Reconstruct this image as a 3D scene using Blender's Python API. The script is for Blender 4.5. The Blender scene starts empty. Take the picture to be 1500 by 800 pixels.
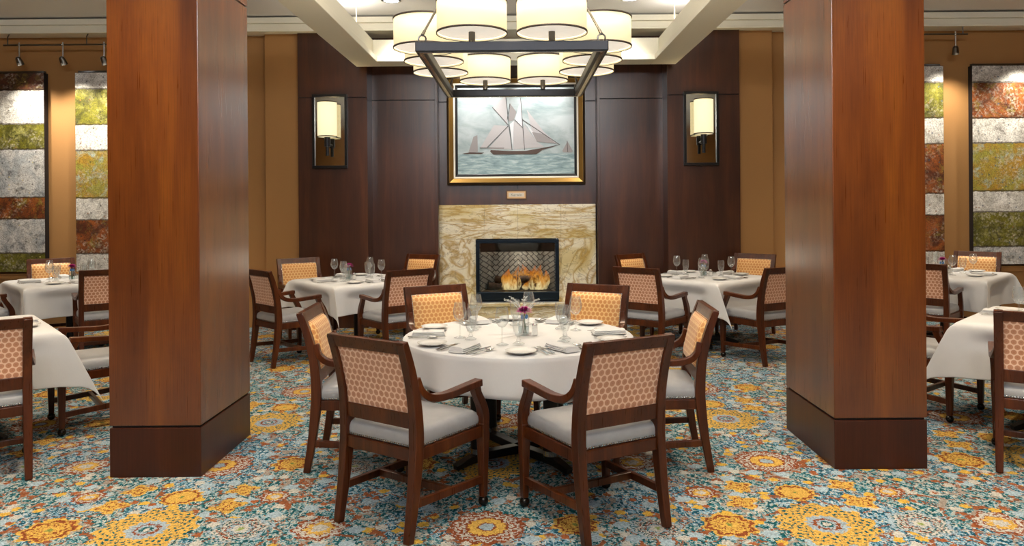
import bpy, bmesh, math, random
from mathutils import Vector, Matrix
random.seed(7)
PI = math.pi
SC = bpy.context.scene
COL = SC.collection

# ------------------------------------------------------------------ helpers
def lin(h):
    h = h.lstrip('#'); o = []
    for i in (0, 2, 4):
        c = int(h[i:i+2], 16) / 255
        o.append(c / 12.92 if c <= .04045 else ((c + .055) / 1.055) ** 2.4)
    return (o[0], o[1], o[2], 1.0)

class NT:
    """small node-tree writer"""
    def __init__(s, name):
        s.m = bpy.data.materials.new(name); s.m.use_nodes = True
        s.t = s.m.node_tree; s.t.nodes.clear()
        s.out = s.t.nodes.new('ShaderNodeOutputMaterial')
    def n(s, kind, **kw):
        nd = s.t.nodes.new('ShaderNode' + kind)
        for k, v in kw.items(): setattr(nd, k, v)
        return nd
    def link(s, a, b): s.t.links.new(a, b)
    def put(s, sock, v):
        if isinstance(v, bpy.types.NodeSocket): s.link(v, sock)
        elif v is not None: sock.default_value = v
    def math(s, op, a, b=None, c=None, clamp=False):
        nd = s.n('Math', operation=op, use_clamp=clamp)
        for i, v in enumerate((a, b, c)):
            if v is not None: s.put(nd.inputs[i], v)
        return nd.outputs[0]
    def vmath(s, op, a, b=None, out=0):
        nd = s.n('VectorMath', operation=op)
        s.put(nd.inputs[0], a)
        if b is not None: s.put(nd.inputs[1], b)
        return nd.outputs[out]
    def coords(s, which='Object'):
        return s.n('TexCoord').outputs[which]
    def mapping(s, v, scale=(1, 1, 1), loc=(0, 0, 0), rot=(0, 0, 0)):
        nd = s.n('Mapping'); s.put(nd.inputs['Vector'], v)
        nd.inputs['Scale'].default_value = scale; nd.inputs['Location'].default_value = loc
        nd.inputs['Rotation'].default_value = rot
        return nd.outputs[0]
    def noise(s, v, scale=5, detail=3, rough=.5, dist=0.0, out='Fac'):
        nd = s.n('TexNoise'); s.put(nd.inputs['Vector'], v)
        nd.inputs['Scale'].default_value = scale; nd.inputs['Detail'].default_value = detail
        nd.inputs['Roughness'].default_value = rough; nd.inputs['Distortion'].default_value = dist
        return nd.outputs[out]
    def sep(s, v):
        nd = s.n('SeparateXYZ'); s.put(nd.inputs[0], v); return nd.outputs
    def comb(s, x, y, z=0.0):
        nd = s.n('CombineXYZ')
        for i, v in enumerate((x, y, z)): s.put(nd.inputs[i], v)
        return nd.outputs[0]
    def ramp(s, f, stops, interp='LINEAR'):
        nd = s.n('ValToRGB'); s.put(nd.inputs[0], f)
        cr = nd.color_ramp; cr.interpolation = interp
        stops = sorted(stops, key=lambda q: q[0])
        while len(cr.elements) < len(stops): cr.elements.new(.5)
        for e, (p, c) in zip(cr.elements, stops):
            e.position = p; e.color = lin(c) if isinstance(c, str) else c
        return nd.outputs[0]
    def mix(s, f, a, b):
        nd = s.n('Mix', data_type='RGBA')
        s.put(nd.inputs[0], f)
        s.put(nd.inputs[6], lin(a) if isinstance(a, str) else a)
        s.put(nd.inputs[7], lin(b) if isinstance(b, str) else b)
        return nd.outputs[2]
    def bsdf(s, color, rough=.5, metal=0.0, bump=None, bstr=.2, bdist=.01, **kw):
        p = s.n('BsdfPrincipled')
        s.put(p.inputs['Base Color'], lin(color) if isinstance(color, str) else color)
        s.put(p.inputs['Roughness'], rough); s.put(p.inputs['Metallic'], metal)
        for k, v in kw.items(): s.put(p.inputs[k.replace('_', ' ')], v)
        if bump is not None:
            b = s.n('Bump'); b.inputs['Strength'].default_value = bstr; b.inputs['Distance'].default_value = bdist
            s.link(bump, b.inputs['Height']); s.link(b.outputs[0], p.inputs['Normal'])
        s.link(p.outputs[0], s.out.inputs[0]); return p

def simple(name, color, rough=.5, metal=0.0, **kw):
    t = NT(name)
    nz = t.noise(t.coords(), 60, 2)
    base = lin(color)
    dark = tuple(c * .93 for c in base[:3]) + (1,)
    t.bsdf(t.mix(nz, dark, base), rough, metal, **kw)
    return t.m

# ------------------------------------------------------------------ materials
def wood(name, a, b, c, rough=.35, sx=9.0, coat=.25, spec=.5, axis='z', fine=.35):
    t = NT(name)
    P = t.coords()
    sc = {'z': (sx, sx, .55), 'x': (.55, sx, sx), 'y': (sx, .55, sx)}[axis]
    fl = {'z': (160, 160, 3), 'x': (3, 160, 160), 'y': (160, 3, 160)}[axis]
    n1 = t.noise(t.mapping(P, sc), 1.0, 5, .6, .4)
    n2 = t.noise(t.mapping(P, fl), 1.0, 2, .5)
    n3 = t.noise(P, 2.3, 4, .65, .8)
    col = t.ramp(n1, [(.28, a), (.5, b), (.72, c)])
    col = t.mix(t.math('MULTIPLY', t.math('SUBTRACT', n3, .35, clamp=True), 1.4, clamp=True), col, b)
    dk = t.n('Mix', data_type='RGBA', blend_type='MULTIPLY')
    t.put(dk.inputs[0], fine); t.link(col, dk.inputs[6])
    t.link(t.ramp(n2, [(.3, '#a09080'), (.6, '#ffffff')]), dk.inputs[7])
    rg = t.math('MULTIPLY_ADD', n2, .14, rough - .07)
    t.bsdf(dk.outputs[2], rg, 0, bump=n2, bstr=.04, bdist=.002, Coat_Weight=coat, Coat_Roughness=.24, Specular_IOR_Level=spec)
    return t.m

M = {}
M['pillar'] = wood('pillar_wood', '#441c05', '#65320a', '#824910', .30, 4.5, .8, .5)
M['panel'] = wood('panel_wood', '#2e1408', '#43200c', '#5a3014', .34, 6.0, .5, .5)
M['plinth'] = wood('plinth_wood', '#2c1006', '#3f1a0a', '#4e2410', .34, 4.5, .1, .35)
M['chair_wood'] = wood('chair_wood', '#341607', '#4c220b', '#683513', .30, 14.0, .15, .3)
M['old_chair_wood'] = M['chair_wood']
M['groove'] = simple('groove_shadow_gap', '#160a06', .8)
M['gold_wall'] = simple('gold_wall_paint', '#a87a46', .8)
M['cream'] = simple('cream_paint', '#e6e0cb', .6)
M['ceiling'] = simple('ceiling_tile', '#dcdbda', .85)
M['black_metal'] = simple('black_metal', '#0b0b0d', .4, .3)
M['bronze'] = simple('bronze_metal', '#2b2a2d', .42, .6)
M['chrome'] = simple('chrome', '#d8d8d8', .12, 1.0)
M['steel'] = simple('polished_steel', '#c8c8c6', .18, 1.0)
M['pewter'] = simple('pewter', '#6d6963', .3, 1.0)
M['porcelain'] = simple('porcelain', '#eceae6', .15)
M['trim_brown'] = simple('shade_trim', '#3a2e24', .6)
M['caster'] = simple('caster_metal', '#3a3632', .22, .9)

def fabric(name, disc, line, deep):
    t = NT(name)
    x, y, z = t.sep(t.coords())[:3]
    a = .034
    def cell(ox, oz):
        u = t.math('SUBTRACT', t.math('FRACT', t.math('ADD', t.math('DIVIDE', x, a), ox + 50)), .5)
        v = t.math('MULTIPLY', t.math('SUBTRACT', t.math('FRACT', t.math('ADD', t.math('DIVIDE', z, a * 1.732), oz + 50)), .5), 1.732)
        return t.math('SQRT', t.math('ADD', t.math('MULTIPLY', u, u), t.math('MULTIPLY', v, v)))
    d = t.math('MINIMUM', cell(0, 0), cell(.5, .5))
    nz = t.noise(t.coords(), 300, 2)
    d2 = t.math('MULTIPLY_ADD', t.math('SUBTRACT', nz, .5), .10, d)
    col = t.ramp(d2, [(.0, deep), (.16, disc), (.37, disc), (.45, line), (.6, line)])
    big = t.noise(t.coords(), 9, 3)
    col = t.mix(t.math('MULTIPLY', big, .35), col, line)
    t.bsdf(col, .55, 0, bump=t.math('ADD', d, t.math('MULTIPLY', nz, .3)), bstr=.25, bdist=.003, Sheen_Weight=.3)
    return t.m
M['fabric'] = fabric('honeycomb_fabric', '#cf8038', '#f0c684', '#b5682a')
M['fabric_back'] = fabric('honeycomb_fabric_cool_lit', '#bb734a', '#f0caae', '#a25c36')  # same fabric as the front; cool light put into its pinker colour
t = NT('grey_vinyl')
nz = t.noise(t.coords(), 14, 4, .6)
t.bsdf(t.mix(nz, '#909195', '#a9a9ab'), .42, 0, bump=t.noise(t.coords(), 350, 2), bstr=.06, bdist=.002)
M['vinyl'] = t.m

t = NT('table_linen')
nz = t.noise(t.coords(), 4, 4, .6)
wv = t.noise(t.mapping(t.coords(), (500, 500, 60)), 1, 1)
t.bsdf(t.mix(nz, '#d3d3d4', '#e0dfde'), .85, 0, bump=t.math('ADD', t.math('MULTIPLY', nz, 6), wv), bstr=.12, bdist=.004, Sheen_Weight=.15)
M['linen'] = t.m

def glassy(name, tint='#ffffff', edge=.75, base=.04, rough=.02):
    t = NT(name)
    lw = t.n('LayerWeight'); lw.inputs[0].default_value = .35
    tr = t.n('BsdfTransparent'); tr.inputs[0].default_value = lin(tint)
    gl = t.n('BsdfGlossy'); gl.inputs['Roughness'].default_value = rough
    f = t.math('MULTIPLY_ADD', t.math('POWER', lw.outputs['Facing'], 2.0), edge, base, clamp=True)
    mx = t.n('MixShader'); t.link(f, mx.inputs[0]); t.link(tr.outputs[0], mx.inputs[1]); t.link(gl.outputs[0], mx.inputs[2])
    t.link(mx.outputs[0], t.out.inputs[0]); return t.m
t = NT('clear_glass')
lw = t.n('LayerWeight'); lw.inputs[0].default_value = .4
tr = t.n('BsdfTransparent'); tr.inputs[0].default_value = (.97, .98, .98, 1)
gl = t.n('BsdfGlossy'); gl.inputs['Roughness'].default_value = .03
df = t.n('BsdfDiffuse'); df.inputs[0].default_value = (.85, .87, .88, 1)  # white put into the glass edges to imitate bright rims and haze
m1 = t.n('MixShader'); m1.inputs[0].default_value = .35; t.link(gl.outputs[0], m1.inputs[1]); t.link(df.outputs[0], m1.inputs[2])
mx = t.n('MixShader'); t.link(t.math('MULTIPLY_ADD', t.math('POWER', lw.outputs['Facing'], 2.2), .75, .07, clamp=True), mx.inputs[0])
t.link(tr.outputs[0], mx.inputs[1]); t.link(m1.outputs[0], mx.inputs[2]); t.link(mx.outputs[0], t.out.inputs[0])
M['glass'] = t.m
M['pane'] = glassy('fire_glass', '#e8ecec', .3, .05, .04)

t = NT('mirror_glass')
nz = t.noise(t.coords(), 30, 4, .7)
t.bsdf(t.mix(nz, '#cfc9b6', '#e6e2d4'), .07, 1.0)
M['mirror'] = t.m

def emit(name, color, strength, diff='#f0e6c8', noise=0.0):
    t = NT(name)
    p = t.bsdf(diff, .8)
    nz = t.noise(t.coords(), 45, 3, .7)
    col = t.mix(t.math('MULTIPLY', nz, noise), color, '#b8a888') if noise else lin(color)
    t.put(p.inputs['Emission Color'], col); p.inputs['Emission Strength'].default_value = strength
    return t.m
M['shade'] = emit('lit_linen_shade', '#ffebb6', .70, '#c8bea0')
M['diffuser'] = emit('lit_diffuser', '#fff6e8', .62, '#e8e2d4', .55)
M['sconce_shade'] = emit('lit_sconce_shade', '#ffefc0', .75, '#e8ddba')
M['lamp'] = emit('lamp_lens', '#f4f6ff', 8.0)

# carpet -------------------------------------------------------------
def carpet():
    t = NT('patterned_carpet')
    P0 = t.coords()
    sn = t.n('VectorMath', operation='SNAP'); t.link(P0, sn.inputs[0]); sn.inputs[1].default_value = (.006, .006, 1)
    P = sn.outputs[0]
    wob = t.vmath('SUBTRACT', t.noise(P, 46, 2, .6, 0, 'Color'), (.5, .5, .5))
    P = t.vmath('ADD', P, t.vmath('MULTIPLY', wob, (.05, .05, 0)))
    # woven ground
    g = t.noise(t.mapping(P, (1, .5, 1), (0, 0, 0), (0, 0, .55)), 62, 2, .7)
    col = t.ramp(g, [(0, '#0f4a52'), (.44, '#1a6470'), (.485, '#6d98a6'), (.525, '#a3b4b8'), (.585, '#bdb8ae'), (.68, '#a8774f')], 'CONSTANT')
    hue = t.noise(P, 1.4, 2)
    gb = t.ramp(g, [(0, '#154a5e'), (.45, '#2a6880'), (.49, '#7fa6bd'), (.55, '#b3bec4'), (.66, '#c4a04c')], 'CONSTANT')
    col = t.mix(t.math('GREATER_THAN', hue, .53), col, gb)
    # scrolling vines and leaves
    v1 = t.noise(P, 5.2, 2, .5, .6)
    vine = t.math('LESS_THAN', t.math('ABSOLUTE', t.math('SUBTRACT', v1, .5)), .016)
    col = t.mix(vine, col, '#8c5436')
    v2 = t.noise(t.vmath('ADD', P, (7.3, 2.1, 0)), 4.0, 2, .5, .5)
    vine2 = t.math('LESS_THAN', t.math('ABSOLUTE', t.math('SUBTRACT', v2, .47)), .011)
    col = t.mix(vine2, col, '#9a8f86')
    for sc, th, c in ((7.5, .20, '#d0a848'), (7.1, .20, '#bdbbb4'), (6.3, .24, '#9fb4c2'), (8.2, .16, '#9a5a36')):
        vo = t.n('TexVoronoi', voronoi_dimensions='2D'); vo.inputs['Scale'].default_value = sc
        t.link(t.mapping(P, (1, 1.0, 1), (sc, sc * 2, 0)), vo.inputs['Vector'])
        lv = t.n('SeparateColor'); t.link(vo.outputs['Color'], lv.inputs[0])
        # leaf-shaped blob: squeeze by a random angle
        dv = t.vmath('SUBTRACT', t.mapping(P, (sc, sc, 1), (sc * sc, sc * sc * 2, 0)), t.vmath('MULTIPLY', vo.outputs['Position'], (sc, sc, 0)))
        d = vo.outputs['Distance']
        m = t.math('MULTIPLY', t.math('LESS_THAN', d, th), t.math('GREATER_THAN', lv.outputs[0], .62))
        col = t.mix(m, col, c)
    TX, TY = 3.22, 1.74
    px, py, _ = t.sep(P)[:3]
    def motif(cx, cy, R, stops, lobes, amp, sq=1.0, teeth=None, k2=0):
        dx = t.math('WRAP', t.math('SUBTRACT', px, cx), TX / 2, -TX / 2)
        dy = t.math('WRAP', t.math('SUBTRACT', py, cy), TY / 2, -TY / 2)
        dy = t.math('MULTIPLY', dy, sq)
        r = t.math('DIVIDE', t.math('SQRT', t.math('ADD', t.math('MULTIPLY', dx, dx), t.math('MULTIPLY', dy, dy))), R)
        th = t.math('ARCTAN2', dy, dx)
        sn_ = t.math('SINE', t.math('MULTIPLY', th, lobes))
        rr = t.math('DIVIDE', r, t.math('MULTIPLY_ADD', sn_, amp, 1.0))
        c = t.ramp(t.math('MULTIPLY', rr, .9), [(p * .9, q) for p, q in stops], 'CONSTANT')
        if teeth:
            n, r0, r1, tc = teeth
            a = t.math('SINE', t.math('MULTIPLY', th, n))
            b = t.math('SINE', t.math('MULTIPLY', r, 36))
            tm = t.math('GREATER_THAN', t.math('MULTIPLY', a, b), .35)
            tm = t.math('MULTIPLY', tm, t.math('MULTIPLY', t.math('GREATER_THAN', rr, r0), t.math('LESS_THAN', rr, r1)))
            c = t.mix(tm, c, tc)
        return c, t.math('LESS_THAN', rr, 1.0)
    Y, R_, W, B, TE = '#cda552', '#854628', '#b9b7b2', '#98aab8', '#17565e'
    X0, Y0 = -.17, 3.55
    big_y = [(0, W), (.08, TE), (.13, B), (.2, R_), (.27, B), (.42, Y)]
    big_r = [(0, B), (.19, R_), (.25, Y), (.5, R_), (.6, W), (.66, R_), (.78, W), (.83, R_)]
    small_y = [(0, '#7f8a4a'), (.12, Y), (.72, R_), (.86, Y)]
    small_g = [(0, W), (.3, Y), (.55, R_), (.65, W), (.8, R_)]
    star = [(0, Y), (.12, R_), (.2, Y), (.55, R_), (.68, Y)]
    pale = [(0, '#8fa060'), (.12, W), (.3, B), (.42, R_), (.48, W), (.62, R_), (.68, W), (.85, B)]
    row = ((0, 0, .18, big_r, 16, .05, 1.0, (24, .55, .95, W)), (TX / 2, 0, .225, big_y, 14, .08, .95, (22, .5, .95, TE)),
           (-.79, 0, .125, small_g, 8, .12, 1.0, (10, .5, .95, W)), (1.15, 0, .13, small_y, 8, .1, 1.0, (8, .3, .7, R_)), (-1.165, 0, .14, pale, 6, .12, 1.0, (14, .3, .95, TE)),
           (.42, .02, .11, small_y, 8, .1, 1.0, (8, .3, .7, R_)), (.80, -.03, .12, pale, 8, .1, 1.0, (14, .3, .95, TE)),
           (-1.62, .39, .105, small_y, 12, .06), (1.11, .40, .08, small_g, 10, .08), (-1.13, .39, .075, small_g, 10, .08),
           (1.33, .485, .07, star, 4, .28), (1.29, .27, .075, star, 4, .28), (-1.33, .27, .075, star, 4, .28), (-1.33, .49, .07, star, 4, .28))
    for mt in [(X0 + q[0] + k * TX / 2, Y0 + q[1] + k * TY / 2) + tuple(q[2:]) for k in (0, 1) for q in row]:
        args = mt
        c, m = motif(*args)
        col = t.mix(m, col, c)
    sp = t.n('TexWhiteNoise', noise_dimensions='2D'); t.link(sn.outputs[0], sp.inputs['Vector'])
    hs = t.n('HueSaturation'); t.put(hs.inputs['Value'], t.math('MULTIPLY_ADD', sp.outputs['Value'], .5, .52)); t.link(col, hs.inputs['Color'])
    t.bsdf(hs.outputs[0], .95, 0, bump=sp.outputs['Value'], bstr=.35, bdist=.004, Specular_IOR_Level=.1)
    return t.m
M['carpet'] = carpet()

def marble(name, horizontal):
    t = NT(name); P = t.coords()
    if horizontal:
        n = t.noise(t.mapping(P, (.5, 1, 3.4)), 1.7, 6, .6, .8)
        v = t.noise(t.mapping(P, (.9, 1, 6.0)), 1.6, 4, .55, 1.2)
    else:
        n = t.noise(P, 1.6, 6, .6, 1.2)
        v = t.noise(t.mapping(P, (1, 1, .8)), 2.4, 3, .5, 1.8)
    base = t.ramp(n, [(.22, '#b89a5a'), (.38, '#d8c896'), (.52, '#ece4cc'), (.70, '#dfd6c2'), (.85, '#b3a48e')])
    vein = t.math('SUBTRACT', 1.0, t.math('MULTIPLY', t.math('ABSOLUTE', t.math('SUBTRACT', v, .5)), 15), clamp=True)
    col = t.mix(t.math('MULTIPLY', vein, .85), base, '#b08a34')
    v2 = t.noise(t.mapping(P, (1.3, 1, 4 if horizontal else 1.4), (4, 4, 2)), 3.1, 4, .6, 1.8)
    vein2 = t.math('SUBTRACT', 1.0, t.math('MULTIPLY', t.math('ABSOLUTE', t.math('SUBTRACT', v2, .52)), 40), clamp=True)
    col = t.mix(t.math('MULTIPLY', vein2, .6), col, '#7f6a45')
    t.bsdf(col, .28)
    return t.m
M['marble_h'] = marble('streaked_stone', True)
M['marble_v'] = marble('swirled_stone', False)

t = NT('herringbone_brick')
x, y, z = t.sep(t.coords())[:3]
v = t.mapping(t.comb(t.math('ABSOLUTE', t.math('PINGPONG', x, .30)), z, 0.0), (1, 1, 1), (0, 0, 0), (0, 0, PI / 4))
bk = t.n('TexBrick'); t.link(v, bk.inputs['Vector'])
bk.inputs['Scale'].default_value = 5; bk.inputs['Mortar Size'].default_value = .03
bk.inputs['Color1'].default_value = lin('#8b8781'); bk.inputs['Color2'].default_value = lin('#6f6b66'); bk.inputs['Mortar'].default_value = lin('#2c2a29')
t.bsdf(bk.outputs[0], .9, bump=bk.outputs['Fac'], bstr=.5)
M['brick'] = t.m

t = NT('charred_log')
t.bsdf(t.ramp(t.noise(t.mapping(t.coords(), (3, 20, 20)), 1.5, 5, .7), [(.3, '#1c120c'), (.6, '#4a3424'), (.8, '#7a6650')]), .9, bump=t.noise(t.coords(), 30, 4), bstr=.8)
M['log'] = t.m
t = NT('flame')
lw = t.n('LayerWeight'); lw.inputs[0].default_value = .5
gz = t.sep(t.coords('Generated'))[2]
nz = t.noise(t.mapping(t.coords(), (13, 13, 4.5)), 1.6, 4, .6, 1.2)
core = t.math('SUBTRACT', 1.0, lw.outputs['Facing'])
heat = t.math('MULTIPLY', t.math('ADD', t.math('SUBTRACT', 1.0, gz), .25), t.math('ADD', nz, .35))
em = t.n('Emission'); t.link(t.ramp(heat, [(.1, '#8a2404'), (.4, '#e0600c'), (.75, '#ffa93c'), (1.0, '#ffe0a0')]), em.inputs[0]); em.inputs[1].default_value = 1.0
tr = t.n('BsdfTransparent'); mx = t.n('MixShader')
fade = t.math('POWER', t.math('SUBTRACT', 1.0, gz, clamp=True), .6)
al = t.math('MULTIPLY', t.math('POWER', core, 1.3), t.math('MULTIPLY', t.math('SUBTRACT', nz, .36, clamp=True), 4.0, clamp=True))
t.link(t.math('MULTIPLY', t.math('MULTIPLY', al, fade), .9, clamp=True), mx.inputs[0])
t.link(tr.outputs[0], mx.inputs[1]); t.link(em.outputs[0], mx.inputs[2]); t.link(mx.outputs[0], t.out.inputs[0])
M['flame'] = t.m

def art(name, bands, seed):
    """banded mixed-media canvas; bands: (fraction from the top, kind)"""
    t = NT(name)
    K = {'w': ('#d6d3cb', '#f0ede6', '#96908a'), 'g': ('#7c781c', '#4d4c14', '#a39f58'), 'r': ('#9c5420', '#582810', '#8f8030'),
         'd': ('#5e2c12', '#34160c', '#7d6b24'), 'y': ('#b08a30', '#9c963c', '#a8bab0'), 's': ('#b4b8ba', '#dcdad6', '#62666a')}
    P = t.coords(); g = t.coords('Generated')
    gz = t.sep(g)[2]
    f = t.math('SUBTRACT', 1.0, gz)
    edge = t.math('MULTIPLY_ADD', t.math('SUBTRACT', t.noise(P, 22, 3), .5), .012, f)
    ra, rb, rc = ([(p, K[k][i]) for p, k in bands] for i in range(3))
    a, b, c = (t.ramp(edge, r, 'CONSTANT') for r in (ra, rb, rc))
    Ps = t.vmath('ADD', P, (seed * 3.1, seed * 1.7, seed))
    n1 = t.ramp(t.noise(Ps, 4.5, 6, .68, .6), [(.42, '#000000'), (.58, '#ffffff')])
    n2 = t.ramp(t.noise(t.vmath('ADD', Ps, (9, 4, 2)), 7, 7, .75, .4), [(.52, '#000000'), (.66, '#ffffff')])
    col = t.mix(n1, a, b); col = t.mix(n2, col, c)
    # fine gritty squares and blots
    vo = t.n('TexVoronoi', distance='CHEBYCHEV'); vo.inputs['Scale'].default_value = 24; t.link(Ps, vo.inputs['Vector'])
    sc = t.n('SeparateColor'); t.link(vo.outputs['Color'], sc.inputs[0])
    blot = t.math('MULTIPLY', t.math('LESS_THAN', vo.outputs['Distance'], .22), t.math('GREATER_THAN', sc.outputs[0], .86))
    col = t.mix(t.math('MULTIPLY', blot, .7), col, t.ramp(sc.outputs[1], [(0, '#3d5a78'), (.35, '#a06a3a'), (.6, '#222222'), (.8, '#e6d9a0')], 'CONSTANT'))
    vo2 = t.n('TexVoronoi', distance='CHEBYCHEV'); vo2.inputs['Scale'].default_value = 46; t.link(Ps, vo2.inputs['Vector'])
    s2 = t.n('SeparateColor'); t.link(vo2.outputs['Color'], s2.inputs[0])
    sq = t.math('MULTIPLY', t.math('GREATER_THAN', s2.outputs[0], .55), t.ramp(t.noise(Ps, 3.2, 3), [(.45, '#000000'), (.6, '#ffffff')]))
    col = t.mix(t.math('MULTIPLY', sq, .35), col, t.mix(s2.outputs[1], '#f2efe6', '#7d6a3c'))
    cr = t.math('LESS_THAN', t.math('ABSOLUTE', t.math('SUBTRACT', t.noise(Ps, 6, 6, .8, 1.2), .5)), .012)
    col = t.mix(t.math('MULTIPLY', cr, .55), col, '#3a2c20')
    # dark line where two bands meet
    gr = t.noise(P, 70, 3, .7)
    mul = t.n('Mix', data_type='RGBA', blend_type='MULTIPLY'); mul.inputs[0].default_value = .75
    t.link(col, mul.inputs[6]); t.link(t.ramp(gr, [(.3, '#8a8580'), (.55, '#ffffff')]), mul.inputs[7])
    col = mul.outputs[2]
    for p, k in bands[1:]:
        ln = t.math('LESS_THAN', t.math('ABSOLUTE', t.math('SUBTRACT', edge, p)), .004)
        col = t.mix(t.math('MULTIPLY', ln, .75), col, '#2c1c0e')
    t.bsdf(col, .5, bump=gr, bstr=.3, bdist=.004, Coat_Weight=.1)
    return t.m

# ------------------------------------------------------------------ mesh builder
class MB:
    def __init__(s): s.bm = bmesh.new(); s.mi = 0
    def face(s, vs):
        try:
            f = s.bm.faces.new(vs); f.material_index = s.mi; return f
        except ValueError: return None
    def hexa(s, c):
        v = [s.bm.verts.new(p) for p in c]
        for q in ((0, 3, 2, 1), (4, 5, 6, 7), (0, 1, 5, 4), (1, 2, 6, 5), (2, 3, 7, 6), (3, 0, 4, 7)): s.face([v[i] for i in q])
    def box(s, x0, x1, y0, y1, z0, z1):
        s.hexa([(x0, y0, z0), (x1, y0, z0), (x1, y1, z0), (x0, y1, z0), (x0, y0, z1), (x1, y0, z1), (x1, y1, z1), (x0, y1, z1)])
        return s
    def loft(s, rings, cap=True, closed=True):
        vr = [[s.bm.verts.new(p) for p in r] for r in rings]
        n = len(vr[0])
        for a, b in zip(vr, vr[1:]):
            for i in range(n if closed else n - 1):
                j = (i + 1) % n; s.face([a[i], a[j], b[j], b[i]])
        if cap: s.face(vr[0][::-1]); s.face(vr[-1])
        return vr
    def sweep(s, pts, sec, hint=(1, 0, 0), sub=4):
        """rectangular section; sec = [(w along hint, d)] per point"""
        P = [Vector(p) for p in pts]; rings = []; Q = []; W = []
        n = len(P)
        if sub > 1 and n > 2:
            for i in range(n - 1):
                p0 = P[max(i - 1, 0)]; p1 = P[i]; p2 = P[i + 1]; p3 = P[min(i + 2, n - 1)]
                for k in range(sub):
                    u = k / sub
                    Q.append(.5 * ((2 * p1) + (p2 - p0) * u + (2 * p0 - 5 * p1 + 4 * p2 - p3) * u * u + (3 * p1 - p0 - 3 * p2 + p3) * u ** 3))
                    W.append((sec[i][0] * (1 - u) + sec[i + 1][0] * u, sec[i][1] * (1 - u) + sec[i + 1][1] * u))
            Q.append(P[-1]); W.append(sec[-1])
        else: Q, W = P, list(sec)
        for i, p in enumerate(Q):
            tn = (Q[min(i + 1, len(Q) - 1)] - Q[max(i - 1, 0)]).normalized()
            a = Vector(hint); a = (a - tn * a.dot(tn)).normalized(); b = tn.cross(a)
            w, d = W[i][0] / 2, W[i][1] / 2
            rings.append([p - a * w - b * d, p + a * w - b * d, p + a * w + b * d, p - a * w + b * d])
        s.loft(rings); return s
    def tube(s, pts, r, seg=10, cap=True):
        P = [Vector(p) for p in pts]; rings = []
        rr = r if isinstance(r, (list, tuple)) else [r] * len(P)
        a = None
        for i, p in enumerate(P):
            tn = (P[min(i + 1, len(P) - 1)] - P[max(i - 1, 0)]).normalized()
            if a is None: a = tn.orthogonal().normalized()
            a = (a - tn * a.dot(tn)).normalized(); b = tn.cross(a)
            rings.append([p + (a * math.cos(2 * PI * k / seg) + b * math.sin(2 * PI * k / seg)) * rr[i] for k in range(seg)])
        s.loft(rings, cap); return s
    def lathe(s, prof, c=(0, 0, 0), seg=24, cap=False, a0=0.0, a1=2 * PI):
        full = abs(a1 - a0 - 2 * PI) < 1e-6
        m = seg if full else seg + 1
        rings = [[(c[0] + max(r, 1e-5) * math.cos(a0 + (a1 - a0) * k / seg), c[1] + max(r, 1e-5) * math.sin(a0 + (a1 - a0) * k / seg), c[2] + z) for k in range(m)] for r, z in prof]
        s.loft(rings, cap, full); return s
    def ball(s, c, r, seg=12, rings=8, sz=1.0):
        s.lathe([(r * math.sin(PI * i / rings), -r * sz * math.cos(PI * i / rings)) for i in range(rings + 1)], c, seg); return s
    def dome(s, c, nrm, r):
        n = Vector(nrm).normalized(); a = n.orthogonal().normalized(); b = n.cross(a); c = Vector(c)
        ring = [s.bm.verts.new(c + (a * math.cos(k * PI / 3) + b * math.sin(k * PI / 3)) * r) for k in range(6)]
        top = s.bm.verts.new(c + n * r * .7)
        for k in range(6): s.face([ring[k], ring[(k + 1) % 6], top])
    def build(s, name, mats, parent=None, smooth=35, bevel=0.0, loc=None, solid=0.0, subd=0, merge=True):
        if merge: bmesh.ops.remove_doubles(s.bm, verts=s.bm.verts, dist=1e-5)
        bmesh.ops.recalc_face_normals(s.bm, faces=s.bm.faces)
        me = bpy.data.meshes.new(name); s.bm.to_mesh(me); s.bm.free()
        for m in (mats if isinstance(mats, (list, tuple)) else [mats]): me.materials.append(m)
        if smooth:
            for p in me.polygons: p.use_smooth = True
            me.set_sharp_from_angle(angle=math.radians(smooth))
        o = bpy.data.objects.new(name, me); COL.objects.link(o)
        if parent is not None: o.parent = parent
        if loc is not None: o.location = loc
        if solid:
            q = o.modifiers.new('thickness', 'SOLIDIFY'); q.thickness = solid; q.offset = 0
        if bevel:
            b = o.modifiers.new('soft_edge', 'BEVEL'); b.width = bevel; b.segments = 2; b.limit_method = 'ANGLE'; b.angle_limit = math.radians(40)
        if subd:
            q = o.modifiers.new('smooth', 'SUBSURF'); q.levels = subd; q.render_levels = subd
        return o

def tag(o, label, cat, group=None, kind=None):
    o['label'] = label; o['category'] = cat
    if group: o['group'] = group
    if kind: o['kind'] = kind
    return o
def thing(name, label, cat, loc=(0, 0, 0), rz=0.0, group=None, kind=None):
    o = bpy.data.objects.new(name, None); COL.objects.link(o); o.empty_display_size = .1
    o.location = loc; o.rotation_euler = (0, 0, rz)
    return tag(o, label, cat, group, kind)
def struct(o, label, cat='room'):
    o['kind'] = 'structure'; o['label'] = label; o['category'] = cat; return o
def dup(o, parent=None):
    c = o.copy(); COL.objects.link(c); c.parent = parent
    for ch in [q for q in bpy.data.objects if q.parent == o]: dup(ch, c)
    return c
KIDS = {}
def dup_thing(o, loc, rz, label, group=None):
    if o.name not in KIDS: KIDS[o.name] = True
    def rec(q, par):
        c = q.copy(); COL.objects.link(c); c.parent = par
        for ch in q.children: rec(ch, c)
        return c
    c = rec(o, None); c.location = loc; c.rotation_euler = (0, 0, rz); c['label'] = label
    if group: c['group'] = group
    return c

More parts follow.
